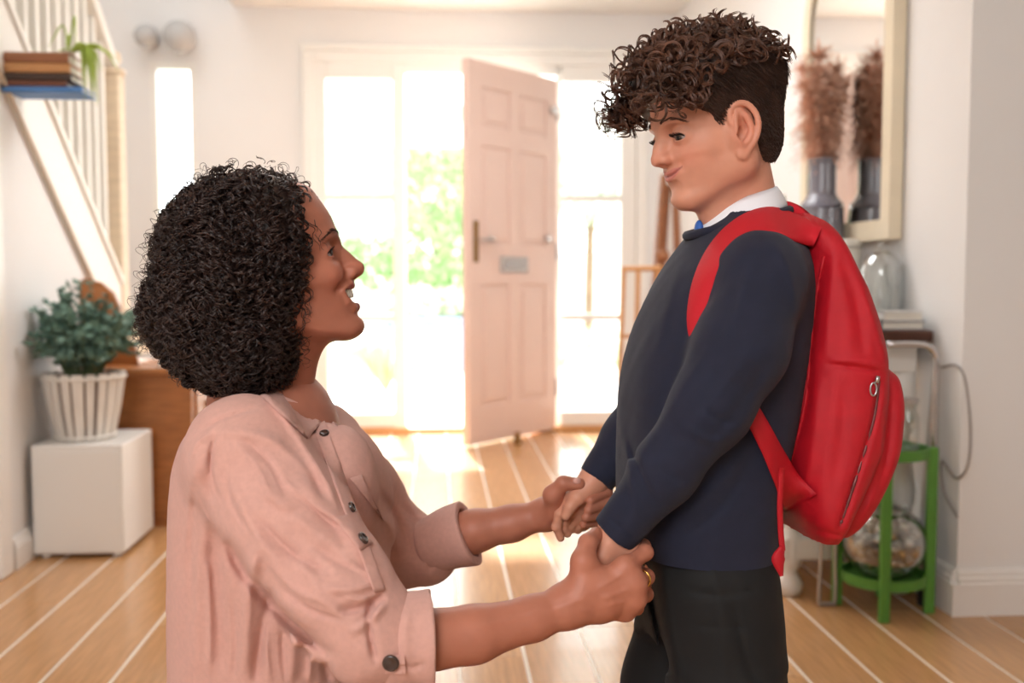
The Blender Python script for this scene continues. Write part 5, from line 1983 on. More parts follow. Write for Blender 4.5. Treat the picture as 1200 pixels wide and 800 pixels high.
def env(P, grow=0.0):
    d = None
    for c_, r_ in HE:
        q = (P - c_) / (r_ + grow)
        k0 = np.linalg.norm(q, axis=-1); k1 = np.linalg.norm(q / (r_ + grow), axis=-1) + 1e-9
        e = k0 * (k0 - 1) / k1
        if d is None: d = e
        else:
            k = .03; h_ = np.maximum(k - np.abs(d - e), 0) / k
            d = np.minimum(d, e) - h_ * h_ * k * .25
    sh_ = P.shape[:-1]
    return d - .0075 * nzl(P.reshape(-1, 3)).reshape(sh_)


def env_grad(P):
    e = 1e-3; g = np.stack([env(P + np.eye(3)[i] * e) - env(P - np.eye(3)[i] * e) for i in range(3)], -1)
    return g / (np.linalg.norm(g, axis=-1)[..., None] + 1e-9)


def is_face(P):
    q = HW.inv(P)
    return (q[..., 0] > .050) & (q[..., 2] < .070) & (np.abs(q[..., 1]) < .075)


hc = Field(W(150, 180, YW) * [1, 0, 0] + [0, 1.20, W(250, 480, YW)[2]], W(385, 190, YW) * [1, 0, 1] + [0, 1.52, .01], .0045)
gx_, gy_, gz_ = np.meshgrid(*hc.ax, indexing='ij')
GP = np.stack([gx_, gy_, gz_], -1)
hc.F = (env(GP) + .011).astype(np.float32)
q = HW.inv(GP)
facecut = np.maximum(np.maximum(.043 - q[..., 0], q[..., 2] - .066), np.abs(q[..., 1]) - .2)
hc.F = np.maximum(hc.F, -facecut.astype(np.float32))
neckcut = np.sqrt((GP[..., 0] - W(338, 440, YW)[0]) ** 2 + (GP[..., 1] - 1.375) ** 2) - .05
hc.F = np.maximum(hc.F, -np.maximum(neckcut, GP[..., 2] - W(300, 395, YW)[2]).astype(np.float32))
nzh = soft_noise(77, 160)
hc.displace(lambda P: .006 * nzh(P), .02)
mesh_obj('hair_volume', *hc.mesh(1), M_WHAIR, woman, True)
# ringlets
N = 2000
c0 = np.array([W(270, 330, YW)[0], YW, W(270, 330, YW)[2]])
d0 = rh.normal(size=(N * 2, 3)); d0 /= np.linalg.norm(d0, axis=1)[:, None]
d0[:, 1] -= .25 * (rh.random(N * 2) < .6); d0 /= np.linalg.norm(d0, axis=1)[:, None]
R0 = np.full(len(d0), .02)
for _ in range(40):
    R0 += np.maximum(-env(c0 + d0 * R0[:, None]), -.01) * .7
P0 = c0 + d0 * R0[:, None]
ok = ~is_face(P0)
P0 = P0[ok][:N]
N = len(P0)
depth = rh.uniform(-.014, .002, N)
P0 = P0 + env_grad(P0) * depth[:, None]
steps, ds = 18, .0054
lens = rh.uniform(.75, 1.25, N)[:, None]
path = [P0]
Pk = P0.copy()
wob = rh.normal(size=(N, 3)) * .22
for k in range(steps - 1):
    g = env_grad(Pk)
    d = np.array([-.10, 0, -1.0]) + wob
    d = d - g * (np.sum(d * g, 1))[:, None] * .92
    d += g * np.clip((depth - env(Pk)) * 30, -1, 1)[:, None] * .6
    d /= np.linalg.norm(d, axis=1)[:, None]
    fc = is_face(Pk + d * ds * lens)
    d[fc] = (d[fc] + [-1.4, 0, 0]) / 2
    Pk = Pk + d * ds * lens
    path.append(Pk)
path = np.stack(path, 1)
path = resample(path, 50)
ramp = np.concatenate([np.linspace(.3, 1, 10), np.ones(30), np.linspace(1, 1.3, 10)])
rg, tg = rh.uniform(.0038, .0066, N), rh.uniform(44, 66, N)
lock = []
for s_ in range(3):
    r2 = np.random.default_rng(200)
    lock.append(helix(path + rh.normal(size=(N, 1, 3)) * .0007, rg * (1 + .16 * (s_ - 1)), tg * (1 + .02 * (s_ - 1)), r2, ramp=ramp))
hx_ = np.concatenate(lock)
rad = np.concatenate([np.full(40, 1.0), np.linspace(1, .3, 10)])[None, :] * rh.uniform(.00045, .0009, len(hx_))[:, None]
strands_obj('hair_curls', hx_, rad, M_WHAIR, woman)
# loose flyaway curls along the outline and the tendrils by the face
N2 = 520
sel = rh.choice(N, N2)
P2 = P0[sel]; g = env_grad(P2)
P2 = P2 - g * env(P2)[:, None]
t = np.linspace(0, 1, 26)[None, :, None]
dn = np.array([-.05, 0, -1.0]) - g * (g @ np.array([-.05, 0, -1.0]))[:, None]
fl_ = P2[:, None] + g[:, None] * (.003 + .012 * rh.random((N2, 1, 1)) * np.sin(t * 2.6)) + dn[:, None] * t * .035
fl_ = helix(fl_, rh.uniform(.003, .006, N2), rh.uniform(55, 85, N2), rh)
okf = ~is_face(fl_).any(1)
strands_obj('hair_flyaways', fl_[okf], np.linspace(.0005, .0002, 26), M_WHAIR, woman)
tend = []
for (pts) in ([(364, 258), (371, 268), (372, 280), (380, 290)], [(358, 330), (363, 345), (360, 358), (364, 370)], [(354, 360), (358, 374), (354, 388), (351, 402)], [(342, 398), (347, 412), (344, 426), (349, 440)]):
    for rep in range(3):
        o = rh.normal(size=2) * 1.2
        q3 = []
        for (x, y) in pts:
            h_ = ray_hit(hd, x + o[0], y + o[1], 1.15, 1.5)
            if h_ is None: h_ = W(x + o[0], y + o[1], 1.29)
            q3.append(h_ + nrmz(C_POS - h_) * .004)
        tend.append(spline(q3, 30))
tend = helix(np.array(tend), np.full(len(tend), .0022), np.full(len(tend), 50.0), rh)
strands_obj('hair_tendrils', tend, np.linspace(.0006, .00025, 30), M_WHAIR, woman)

# ================================================================== THE BOY (standing, facing left)
YK = 1.325
boy = thing('person', (W(825, 640, YK)[0], YK, 0), 'standing schoolchild with short brown curls in a navy sweater and black trousers', 'person', 'people in the hall')
M_KNIT = mat('navy_knit', S(25, 28, 48), .85, noise=(60, .10, (1, 1, 1)), weave=(600, .25), sheen=.06)
M_TROU = mat('black_trouser', S(17, 17, 18), .8, weave=(500, .15), bump=(25, .1, .004))
M_RED = mat('red_nylon', S(184, 11, 30), .55, noise=(40, .08, (1, 1, 1)), weave=(650, .25), bump=(30, .12, .003))
M_REDP = mat('red_mesh_padding', S(204, 17, 36), .62, weave=(900, .35))
M_COLLAR = mat('white_cotton', S(236, 236, 240), .7, weave=(700, .12))
M_KHAIR = mat('brown_side_hair', S(58, 38, 30), .42, noise=(40, .35, (1, 1, 1)), spec=.5)
M_KCURL = mat('brown_curl_hair', S(88, 56, 41), .34, noise=(24, .45, (1, 1, 1)), spec=.55)

tk = radians(10); yk = radians(14)
fK = np.array([-cos(tk) * cos(yk), -cos(tk) * sin(yk), -sin(tk)])
HK = Frame(W(831, 156, YK), fK, (-sin(tk), 0, cos(tk)))


def TK(x, y, z):
    x2 = .885 * min(x, .083) + .55 * max(0, x - .083)
    return (x2, y * .93, z * (.95 if z > 0 else .765))


def mouth_b(fld, fr, T):
    up = [(0, -.0440), (.008, -.0432), (.016, -.0420), (.0235, -.0396)]
    lo_ = [(0, -.0506), (.008, -.0499), (.016, -.0462), (.0235, -.0404)]
    ln_ = [(0, -.0470), (.008, -.0464), (.016, -.0438), (.0250, -.0388)]
    lip_line(fld, fr, up, [.0028, .0028, .0022, .0012], .004, -.0014)
    lip_line(fld, fr, lo_, [.0036, .0034, .0024, .0012], .004, -.0022)
    lip_line(fld, fr, ln_, [.0016, .0016, .0015, .0012], .0014, -.0003, cut=True)
    for s in (-1, 1):
        x = face_x(fld, fr, .0265, -.0390)
        fld.cut(fr.cone((x + .001, s * .0265, -.0420), (x + .001, s * .0270, -.0360), .0012, .0012), .006)
    x = face_x(fld, fr, 0, -.0600)
    fld.cut(fr.cone((x + .0020, -.010, -.0600), (x + .0020, .010, -.0600), .0026, .0026), .008)


def ear(fld, fr, s, c, sc=1.0):
    def E(x, y, z): return (c[0] + x * sc, s * (c[1] + y * sc), c[2] + z * sc)
    def cn(a, b, ra, rb, k): fld.u(fr.cone(E(*a), E(*b), ra * sc, rb * sc), k)
    # dished plate
    R = rotm('Z', s * 24)
    fld.u(fr.ell(E(-.003, .006, .004), np.array((.0165, .0045, .0270)) * sc, R), .006)
    fld.u(fr.ell(E(.006, .002, -.004), np.array((.010, .008, .016)) * sc), .008)
    fld.cut(fr.ell(E(-.002, .0125, .004), np.array((.0115, .0058, .0200)) * sc, R), .003)
    fld.cut(fr.ell(E(.0035, .008, -.004), np.array((.0080, .0080, .0085)) * sc), .003)
    hel = [(.009, .006, .004), (.0130, .006, .014), (.0115, .0075, .025), (.003, .0100, .0305), (-.008, .0125, .0275), (-.0155, .0145, .016), (-.0165, .0145, .002), (-.012, .012, -.011), (-.005, .0085, -.020), (.001, .006, -.026)]
    hp = spline(hel, 26)
    for i in range(len(hp) - 1):
        cn(hp[i], hp[i + 1], .0031, .0031, .0025)
    anti = spline([(.000, .0085, .021), (-.006, .0105, .013), (-.0085, .0110, .002), (-.006, .0095, -.009), (-.001, .008, -.014)], 12)
    for i in range(len(anti) - 1):
        cn(anti[i], anti[i + 1], .0026, .0026, .004)
    fld.u(fr.ell(E(.0105, .0055, -.005), np.array((.0042, .0038, .0058)) * sc), .004)
    fld.u(fr.ell(E(.003, .0055, -.0255), np.array((.0078, .0040, .0072)) * sc), .005)


hk = Field(HK.O + np.array([-.120, -.105, -.185]), HK.O + np.array([.125, .105, .130]), .0013)
sculpt_head(hk, HK, TK, mouth_b, brow=.96, noser=.82, chin=.0605, sc4=(.885, .93, .95, .765), mo=.0045, child=True)
neck_k = W(880, 292, 1.345)
hk.u(cone(HK.w(-.030, 0, -.045), neck_k, .044, .047), .02)
hk.u(cone(HK.w(.005, 0, -.070), W(852, 285, 1.335), .026, .030), .022)
for s in (-1, 1):
    ear(hk, HK, s, (-.006, .0630, -.010), 1.10)
for p in eyes_of(HK, TK, boy, lambda s: (1, .30, -.32), (.045, .020, .010), ap=.0041, lid_tilt=-5):
    hk.cut(p, .0015)
vk = hk.mesh(1)
brows_lashes(HK, TK, boy, M_KHAIR, 6, thick=.75, ap=.0041, surf=surf_push(hk), lash=.0006)

# near hand inside the woman's grip
n1 = Field(W(685, 720, 1.2) + [-.02, -.05, -.02], W(790, 560, 1.2) + [.02, .07, .02], .0015)
wk = W(724, 618, 1.204)
n1.u(cone(W(760, 570, 1.195), wk, .024, .019), .01)
mk = wpts([(705, 652, 1.192), (712, 660, 1.199), (720, 665, 1.206), (729, 666, 1.212)])
fk = [wpts([(699, 674, 1.190), (700, 688, 1.194), (706, 696, 1.199)]), wpts([(708, 682, 1.196), (710, 694, 1.200), (715, 701, 1.204)]),
      wpts([(717, 684, 1.203), (719, 695, 1.206), (723, 701, 1.209)]), wpts([(726, 682, 1.210), (728, 691, 1.212), (731, 696, 1.214)])]
tk_ = wpts([(733, 632, 1.202), (740, 648, 1.198), (738, 660, 1.196), (731, 670, 1.195)])
hand(n1, wk, mk, fk, tk_, .86, wr=.019)
vk1 = n1.mesh(1)
# far hand
n2 = Field(W(640, 645, 1.46) + [-.02, -.05, -.01], W(750, 530, 1.46) + [.02, .07, .02], .0014)
wk2 = W(697, 561, 1.466)
n2.u(cone(W(722, 522, 1.472), wk2, .022, .0185), .01)
mk2 = wpts([(668, 585, 1.462), (672, 594, 1.470), (677, 602, 1.476), (684, 607, 1.480)])
fk2 = [wpts([(656, 602, 1.458), (652, 617, 1.460), (657, 630, 1.464)]), wpts([(662, 609, 1.468), (660, 619, 1.472), (665, 625, 1.475)]),
       wpts([(669, 614, 1.476), (669, 619, 1.481), (675, 618, 1.485)]), wpts([(677, 616, 1.481), (677, 620, 1.485), (682, 618, 1.488)])]
tk2 = wpts([(686, 573, 1.458), (676, 583, 1.450), (668, 594, 1.447), (663, 604, 1.447)])
hand(n2, wk2, mk2, fk2, tk2, .84, wr=.0185)
vk2 = n2.mesh(1)

# rest of the body
shk_n, shk_f = W(895, 322, 1.215), W(872, 318, 1.445)
bk = Field((.06, 1.08, 0), (.60, 1.60, 1.06), .007)
hipk = W(822, 650, 1.335)
bk.u(cone(hipk, W(838, 420, 1.335), .085, .082), .03); bk.u(cone(W(838, 420, 1.335), W(862, 315, 1.34), .082, .07), .03)
bk.u(cone(shk_n, shk_f, .045, .045), .03); bk.u(cone(neck_k, W(868, 320, 1.34), .045, .06), .03)
elk_n, elk_f = W(830, 480, 1.180), W(775, 455, 1.485)
bk.u(cone(shk_n, elk_n, .034, .030), .02); bk.u(cone(elk_n, W(760, 570, 1.195), .028, .023), .01)
bk.u(cone(shk_f, elk_f, .034, .030), .02); bk.u(cone(elk_f, W(722, 522, 1.472), .028, .022), .01)
klegs = []
for (hx1, hy1, fx) in ((838, 1.268, 848), (806, 1.405, 790)):
    hp = W(hx1, 660, hy1); kn = W(fx - 4, 840, hy1); an = np.array([kn[0] + .012, hy1, .085])
    klegs.append((hp, kn, an))
    bk.u(cone(hp, kn, .066, .046), .03); bk.u(cone(kn, an, .046, .032), .02)
    bk.u(cone(an, an + [-.10, 0, -.055], .030, .024), .02)
vk3 = bk.mesh(1)
VK, QK = join(vk, vk1, vk2, vk3)
baseK = S(208, 146, 120)
colK = skin_col(VK, baseK, HK, TK, [(lambda t: -.0440 + .0045 * t, .0030, .04), (lambda t: -.0504 + .0105 * t ** 1.6, .0038, .04)], .0235, S(196, 116, 106))
Lk = HK.inv(VK)
ylk = np.abs(Lk[:, 1]); zln = np.interp(ylk, [0, .008, .016, .0250], [-.0470, -.0464, -.0438, -.0388])
mln = np.exp(-((Lk[:, 2] - zln) / .0011) ** 2) * (ylk < .0255) * (Lk[:, 0] > .04)
colK = colK * (1 - .7 * mln[:, None]) + .7 * mln[:, None] * np.array(S(120, 58, 54))
em = np.exp(-(((Lk[:, 0] + .006) / .018) ** 2 + ((Lk[:, 2] + .008) / .03) ** 2)) * smstep(.062, .074, np.abs(Lk[:, 1]))
colK = colK * (1 - .45 * em[:, None]) + .45 * em[:, None] * np.array(S(212, 122, 98))
mesh_obj('body', VK, QK, M_SKIN, boy, True, col=colK)

# ---- trousers and shoes
tr = Field((.02, 1.13, .03), (.56, 1.56, .70), .004)
trow = [(575, 745, 888, .112), (615, 742, 892, .120), (650, 742, 897, .130), (690, 746, 902, .132), (720, 750, 905, .130), (745, 758, 905, .120)]
tbk = []
apk = radians(19)
fKb = np.array([-cos(radians(5)), -sin(radians(5)), 0])
for (py, x0, x1, b) in trow:
    a0, a1 = W(x0, py, 1.335), W(x1, py, 1.335); e = (a1[0] - a0[0]) / 2
    a = math.sqrt(max(.002, e * e - (b * sin(apk)) ** 2)) / cos(apk)
    tbk.append((a0[2], (a0[0] + a1[0]) / 2, 1.335, a, b))
tr.u(loft(dense(tbk), fKb, 2.4), 0)
nl_ = [W(838, 690, 1.268), W(850, 800, 1.266), np.array([W(852, 800, 1.266)[0], 1.266, .30]), np.array([W(852, 800, 1.266)[0], 1.266, .06])]
fl2 = [W(812, 690, 1.405), W(790, 800, 1.405), np.array([W(788, 800, 1.405)[0], 1.405, .30]), np.array([W(788, 800, 1.405)[0], 1.405, .06])]
chain(tr, nl_, [.072, .071, .064, .060], .03)
chain(tr, fl2, [.070, .068, .062, .058], .03)
nzt = soft_noise(51, 40)
tr.displace(lambda P: .0025 * nzt(P * [1, 1, .5]))
tr.strokes([([(757, 655), (768, 720), (788, 800)], 4, -.010), ([(775, 650), (782, 720), (800, 800)], 7, .004), ([(800, 690), (845, 697), (896, 690)], 2.5, -.004),
            ([(810, 731), (850, 735), (880, 733)], 2.5, -.0025), ([(860, 705), (872, 760), (886, 800)], 5, -.004), ([(830, 650), (845, 720), (850, 800)], 8, .003)], y1=1.33)
mesh_obj('trousers', *tr.mesh(1), M_TROU, boy, True)
for (hp, kn, an) in klegs:
    sf = Field(np.array([an[0] - .20, an[1] - .07, -.005]), np.array([an[0] + .08, an[1] + .07, .13]), .004)
    sf.u(cone(an + [.02, 0, -.035], an + [-.13, 0, -.052], .042, .036), .02)
    sf.u(cone(an + [.0, 0, .0], an + [-.04, 0, -.03], .042, .04), .02)
    sf.clip(lambda X, Y, Z: (.002 - Z) + 0 * X + 0 * Y)
    mesh_obj('shoe', *sf.mesh(1), mat('black_leather', S(26, 25, 26), .3), boy, True)

# ---- sweater
srow = [(243, 846, 896, .052), (258, 826, 915, .078), (276, 808, 928, .102), (300, 790, 938, .122), (335, 768, 943, .134), (390, 744, 940, .138), (440, 731, 934, .137), (500, 726, 922, .134),
        (560, 724, 910, .132), (620, 727, 903, .133), (668, 735, 902, .135)]
tbs = []
for (py, x0, x1, b) in srow:
    a0, a1 = W(x0, py, 1.335), W(x1, py, 1.335); e = (a1[0] - a0[0]) / 2
    a = math.sqrt(max(.0012, e * e - (b * sin(apk)) ** 2)) / cos(apk)
    tbs.append((a0[2], (a0[0] + a1[0]) / 2, 1.335, a, b))
sw = Field((.06, 1.06, .56), (.56, 1.62, 1.00), .0028)
sw.u(loft(dense(tbs), fKb, 2.4), 0)
sw.u(ell(W(890, 322, 1.222), (.052, .045, .052)), .03)
sw.u(ell(W(868, 318, 1.445), (.050, .045, .050)), .03)
swt = Field(sw.lo, sw.lo, sw.h); swt.n, swt.ax, swt.F = sw.n, sw.ax, sw.F.copy()
asl = wpts([(893, 330, 1.208), (868, 408, 1.188), (832, 478, 1.182), (780, 552, 1.192), (722, 624, 1.204)])
chain(sw, asl, [.052, .053, .046, .037, .0290], .02)
fsl = wpts([(862, 325, 1.455), (800, 410, 1.480), (768, 462, 1.485), (735, 512, 1.478), (699, 561, 1.467)])
chain(sw, fsl, [.048, .047, .042, .034, .0280], .02)
# flat cuff ends
for (a, b) in ((asl[3], asl[4]), (fsl[3], fsl[4])):
    d = nrmz(b - a); c_ = b + d * .002
    sl_ = sw.sl(c_ - .06, c_ + .06)
    X, Y, Z = sw.pts(sl_)
    t = (X - c_[0]) * d[0] + (Y - c_[1]) * d[1] + (Z - c_[2]) * d[2]
    rr = np.sqrt((X - c_[0]) ** 2 + (Y - c_[1]) ** 2 + (Z - c_[2]) ** 2)
    sw.F[sl_] = np.where(rr < .055, np.maximum(sw.F[sl_], t), sw.F[sl_])
nzs, nzs2 = soft_noise(61, 42), soft_noise(62, 85)
sw.displace(lambda P: .0022 * nzs(P * [1, 1, .6]) + .0008 * nzs2(P))
sw.strokes([([(738, 520), (752, 560), (768, 590)], 4, -.004), ([(728, 500), (740, 560), (745, 600)], 4, .003), ([(905, 280), (925, 320), (935, 370)], 6, .003),
            ([(885, 300), (868, 350), (852, 400)], 8, .003), ([(900, 420), (870, 470), (820, 530)], 8, -.003), ([(880, 410), (850, 450), (815, 500)], 7, .003),
            ([(812, 470), (840, 490), (868, 495)], 5, -.003), ([(800, 500), (828, 515), (850, 515)], 5, .0025), ([(770, 545), (790, 560), (805, 562)], 4, -.002),
            ([(838, 400), (800, 455), (760, 520), (722, 590)], 5, .0015), ([(800, 300), (785, 350), (770, 410)], 6, .002), ([(880, 520), (850, 560), (800, 605)], 7, .003),
            ([(870, 560), (840, 600), (800, 630)], 6, -.003), ([(712, 606), (748, 634)], 1.6, -.002)], y1=1.34)
mesh_obj('sweater', *sw.mesh(1), M_KNIT, boy, True)

# ---- white shirt collar, knitted neckband, tie knot
cc_ = W(868, 240, 1.338)
def ring_mesh(fn, n, m, th):
    V, F = [], []
    for i in range(n):
        a = 2 * pi * i / n
        pr = fn(a)
        o = np.array([cos(a), sin(a), 0])
        for p in pr: V.append(p)
        for p in pr[::-1]: V.append(p - o * th)
    k = 2 * m
    for i in range(n):
        j = (i + 1) % n
        for q in range(k):
            F.append((i * k + q, j * k + q, j * k + (q + 1) % k, i * k + (q + 1) % k))
    return V, F


def col_fn(a):
    o = np.array([cos(a), sin(a), 0])
    front = max(0, -cos(a))
    zt_ = .0145 * cos(a) + .010
    rt = .0465 - .003 * front; rb_ = .062 + .004 * front
    ln = .030 + .022 * front ** 4
    t = cc_ + o * rt + [0, 0, zt_]
    return [cc_ + o * (rt - .002) + [0, 0, zt_ - .006], t, cc_ + o * (rt * .65 + rb_ * .35) + [0, 0, zt_ - ln * .25], cc_ + o * (rt * .25 + rb_ * .75) + [0, 0, zt_ - ln * .65], cc_ + o * rb_ + [0, 0, zt_ - ln]]


V, F = ring_mesh(col_fn, 64, 5, .0022)
mesh_obj('shirt_collar', V, F, M_COLLAR, boy, True)
nbp = []
for i in range(48):
    a = 2 * pi * i / 48
    nbp.append(cc_ + np.array([cos(a) * .066 - .004, sin(a) * .066, .017 * cos(a) - .024]))
MB().tube(nbp, .0065, 8, closed=True).build('neckband', M_KNIT, boy, True)
tp = W(819, 270, 1.325)
MB().sphere(tp, .0085, 14, 10, (.7, 1.2, 1.6)).build('tie_knot', mat('blue_tie', S(44, 96, 176), .5), boy, True)

# ---- boy's hair
rk = np.random.default_rng(9)
def hair_keep(q):
    """<0 where hair grows (local head coordinates)"""
    x, z, y = q[..., 0], q[..., 2], np.abs(q[..., 1])
    xh = np.interp(z, [-.055, -.042, -.018, -.010, .004, .010, .020, .030, .040, .06], [-.052, -.032, -.028, .016, .021, .024, .030, .048, .063, .080])
    earz = (x > -.042) & (x < -.004) & (z < .018 - .0)  # open round the ear
    e = np.sqrt(((x + .002) / .023) ** 2 + ((z + .006) / .033) ** 2) - 1
    return np.maximum(np.maximum(x - xh, -.050 - z), -e * .02)


kc = Field(HK.O + np.array([-.13, -.11, -.075]), HK.O + np.array([.14, .11, .145]), .003)
gp = np.stack(np.meshgrid(*kc.ax, indexing='ij'), -1)
ql = HK.inv(gp)
top_g = smstep(.02, .09, ql[..., 2]) * .016 + .0065
def cran(q, g):
    c1 = np.array([-.0124, 0, .0361]); r1 = np.array([.0867, .0698, .0741])
    d = None
    for c_, r_ in ((c1, r1), (np.array([.0265, 0, .0437]), np.array([.0469, .0586, .0494])), (np.array([-.045, 0, -.015]), np.array([.045, .048, .045]))):
        p = (q - c_) / (r_ + g[..., None])
        k0 = np.linalg.norm(p, axis=-1); k1 = np.linalg.norm(p / (r_ + g[..., None]), axis=-1) + 1e-9
        e = k0 * (k0 - 1) / k1
        if d is None: d = e
        else:
            h_ = np.maximum(.02 - np.abs(d - e), 0) / .02; d = np.minimum(d, e) - h_ * h_ * .005
    return d
kc.F = np.maximum(cran(ql, top_g), hair_keep(ql)).astype(np.float32)
nzk = soft_noise(88, 120)
kc.displace(lambda P: .0035 * nzk(P) * smstep(.03, .08, HK.inv(P)[:, 2]), .02)
mesh_obj('hair_volume', *kc.mesh(2), M_KHAIR, boy, True)


def core_pts(n, cond, seed):
    r = np.random.default_rng(seed)
    d = r.normal(size=(n * 6, 3)); d /= np.linalg.norm(d, axis=1)[:, None]
    c_ = np.array([-.012, 0, .03]); R = np.full(len(d), .03)
    for _ in range(40):
        q = c_ + d * R[:, None]
        g = smstep(.02, .09, q[:, 2]) * .016 + .0065
        R += np.maximum(-cran(q, g), -.01) * .7
    q = c_ + d * R[:, None]
    ok = (hair_keep(q) < -.001) & cond(q)
    q, d = q[ok][:n], d[ok][:n]
    return q, d


# short combed sides and back, rooted on the hair volume itself
VC_ = kc.mesh(2)[0]
ql_ = HK.inv(VC_)
sel_ = np.nonzero((ql_[:, 2] < .082) & (ql_[:, 0] < .042))[0]
sel_ = rk.choice(sel_, min(6500, len(sel_)), replace=False)
q = ql_[sel_]
n = len(q)
I_ = np.clip(np.round((VC_[sel_] - kc.lo) / kc.h).astype(int), 1, kc.n - 2)
gd_ = np.stack([kc.F[I_[:, 0] + 1, I_[:, 1], I_[:, 2]] - kc.F[I_[:, 0] - 1, I_[:, 1], I_[:, 2]], kc.F[I_[:, 0], I_[:, 1] + 1, I_[:, 2]] - kc.F[I_[:, 0], I_[:, 1] - 1, I_[:, 2]],
                kc.F[I_[:, 0], I_[:, 1], I_[:, 2] + 1] - kc.F[I_[:, 0], I_[:, 1], I_[:, 2] - 1]], 1)
d = gd_ / (np.linalg.norm(gd_, axis=1)[:, None] + 1e-9) @ HK.R.T
back = np.stack([np.full(n, -.55), np.zeros(n), np.full(n, -.55)], 1) + rk.normal(size=(n, 3)) * .16
back -= d * np.sum(back * d, 1)[:, None] * .97
back /= np.linalg.norm(back, axis=1)[:, None] + 1e-9
t = np.linspace(0, 1, 6)[None, :, None]
ln = rk.uniform(.007, .013, n)[:, None, None] * (1 + 1.2 * smstep(.0, .07, q[:, 2]))[:, None, None] * (.55 + .45 * smstep(-.05, -.02, q[:, 2]))[:, None, None]
P = q[:, None] + (-.0012 + .0022 * np.sin(t * 2.4)) * d[:, None] + back[:, None] * t * ln
P = HK.w(0, 0, 0) + P @ HK.R
strands_obj('side_hair', P, np.array([.0006, .0006, .0006, .0005, .0004, .0001]), M_KHAIR, boy)
# big loose curls on top and over the forehead
q, d = core_pts(560, lambda q: (q[:, 2] > .062) | ((q[:, 0] > .030) & (q[:, 2] > .030)), 12)
q2, d2 = core_pts(240, lambda q: (q[:, 0] > .035) & (q[:, 2] < .075), 13)
q, d = np.vstack([q, q2]), np.vstack([d, d2])
n = len(q)
fwdw = smstep(-.02, .06, q[:, 0])
grow = d * .9 + np.stack([.9 * fwdw - .15, np.zeros(n), .35 - .75 * fwdw], 1) + rk.normal(size=(n, 3)) * .35
grow /= np.linalg.norm(grow, axis=1)[:, None]
L_ = rk.uniform(.022, .042, n) * (.75 + .55 * fwdw)
t = np.linspace(0, 1, 12)
sag = np.stack([.35 * fwdw, np.zeros(n), -.5 - .5 * fwdw], 1)
Pg = q[:, None] - d[:, None] * .004 + grow[:, None] * (t[None, :, None] * L_[:, None, None]) + sag[:, None] * (t ** 2)[None, :, None] * (L_ * .45)[:, None, None]
Pg = HK.O + Pg @ HK.R
Pg = resample(Pg, 38)
ramp = np.concatenate([np.linspace(.25, 1, 12), np.ones(26)])
allp = []
rad_g = rk.uniform(.0052, .0100, n); tpm = rk.uniform(30, 52, n)
for s_ in range(5):
    r2 = np.random.default_rng(100)          # same phase for the whole lock
    hx2 = helix(Pg + rk.normal(size=(n, 1, 3)) * .0006, rad_g * (1 + .07 * (s_ - 2)), tpm * (1 + .012 * (s_ - 2)), r2, ramp=ramp)
    allp.append(hx2)
allp = np.concatenate(allp)
al_ = HK.inv(allp.reshape(-1, 3)).reshape(allp.shape)
allp = allp[(al_[:, :, 2] > np.where(al_[:, :, 0] > .06, .014, .022)).all(1) & (al_[:, :, 0] > -.112).all(1) & ((al_[:, :, 0] > .03) | (al_[:, :, 2] > .03)).all(1)]
strands_obj('top_curls', allp, np.concatenate([np.full(30, .00075), np.linspace(.0007, .0002, 8)]), M_KCURL, boy)
# a few stray loops on the crown
stray = []
for (x, y, ln_) in ((775, 60, .03), (800, 42, .03), (822, 35, .03), (838, 33, .028), (852, 36, .03), (868, 36, .03), (815, 38, .03), (748, 130, .025), (742, 105, .025), (760, 90, .03)):
    b_ = W(x, y + 22, YK - .03 + .05 * rk.random())
    for s_ in range(3):
        e_ = b_ + [rk.normal() * .008, rk.normal() * .008, ln_ * 1.1]
        stray.append(spline([b_, (b_ + e_) / 2 + rk.normal(size=3) * .004, e_], 34))
stray = helix(np.array(stray), np.full(len(stray), .0075), np.full(len(stray), 40.0), rk, ramp=np.linspace(.4, 1.1, 34))
strands_obj('stray_curls', stray, np.linspace(.00055, .0003, 34), M_KCURL, boy)

# ================================================================== BACKPACK
YP = 1.345
pack = thing('backpack', W(975, 632, YP), 'bright red school backpack worn on the back of the standing schoolchild', 'backpack')
prow = [(250, 938, 958, .06), (262, 928, 975, .092), (280, 922, 992, .115), (310, 919, 1010, .130), (350, 916, 1028, .136), (400, 912, 1042, .140), (450, 908, 1046, .141), (500, 905, 1042, .140),
        (550, 906, 1028, .138), (590, 910, 1010, .133), (615, 920, 998, .124), (632, 942, 982, .100)]
tbp = []
for (py, x0, x1, b) in prow:
    a0, a1 = W(x0, py, 1.285), W(x1, py, 1.262); e = (a1[0] - a0[0]) / 2
    a = math.sqrt(max(.0006, e * e - (b * sin(radians(16))) ** 2)) / cos(radians(16)) if e > b * .29 else e
    tbp.append((a0[2], (a0[0] + a1[0]) / 2, YP, a, b))
bp = Field((.36, 1.14, .58), (.68, 1.55, 1.02), .0028)
fP = np.array([-1, -.05, 0])
bp.u(loft(dense(tbp), fP, 2.9), .0)
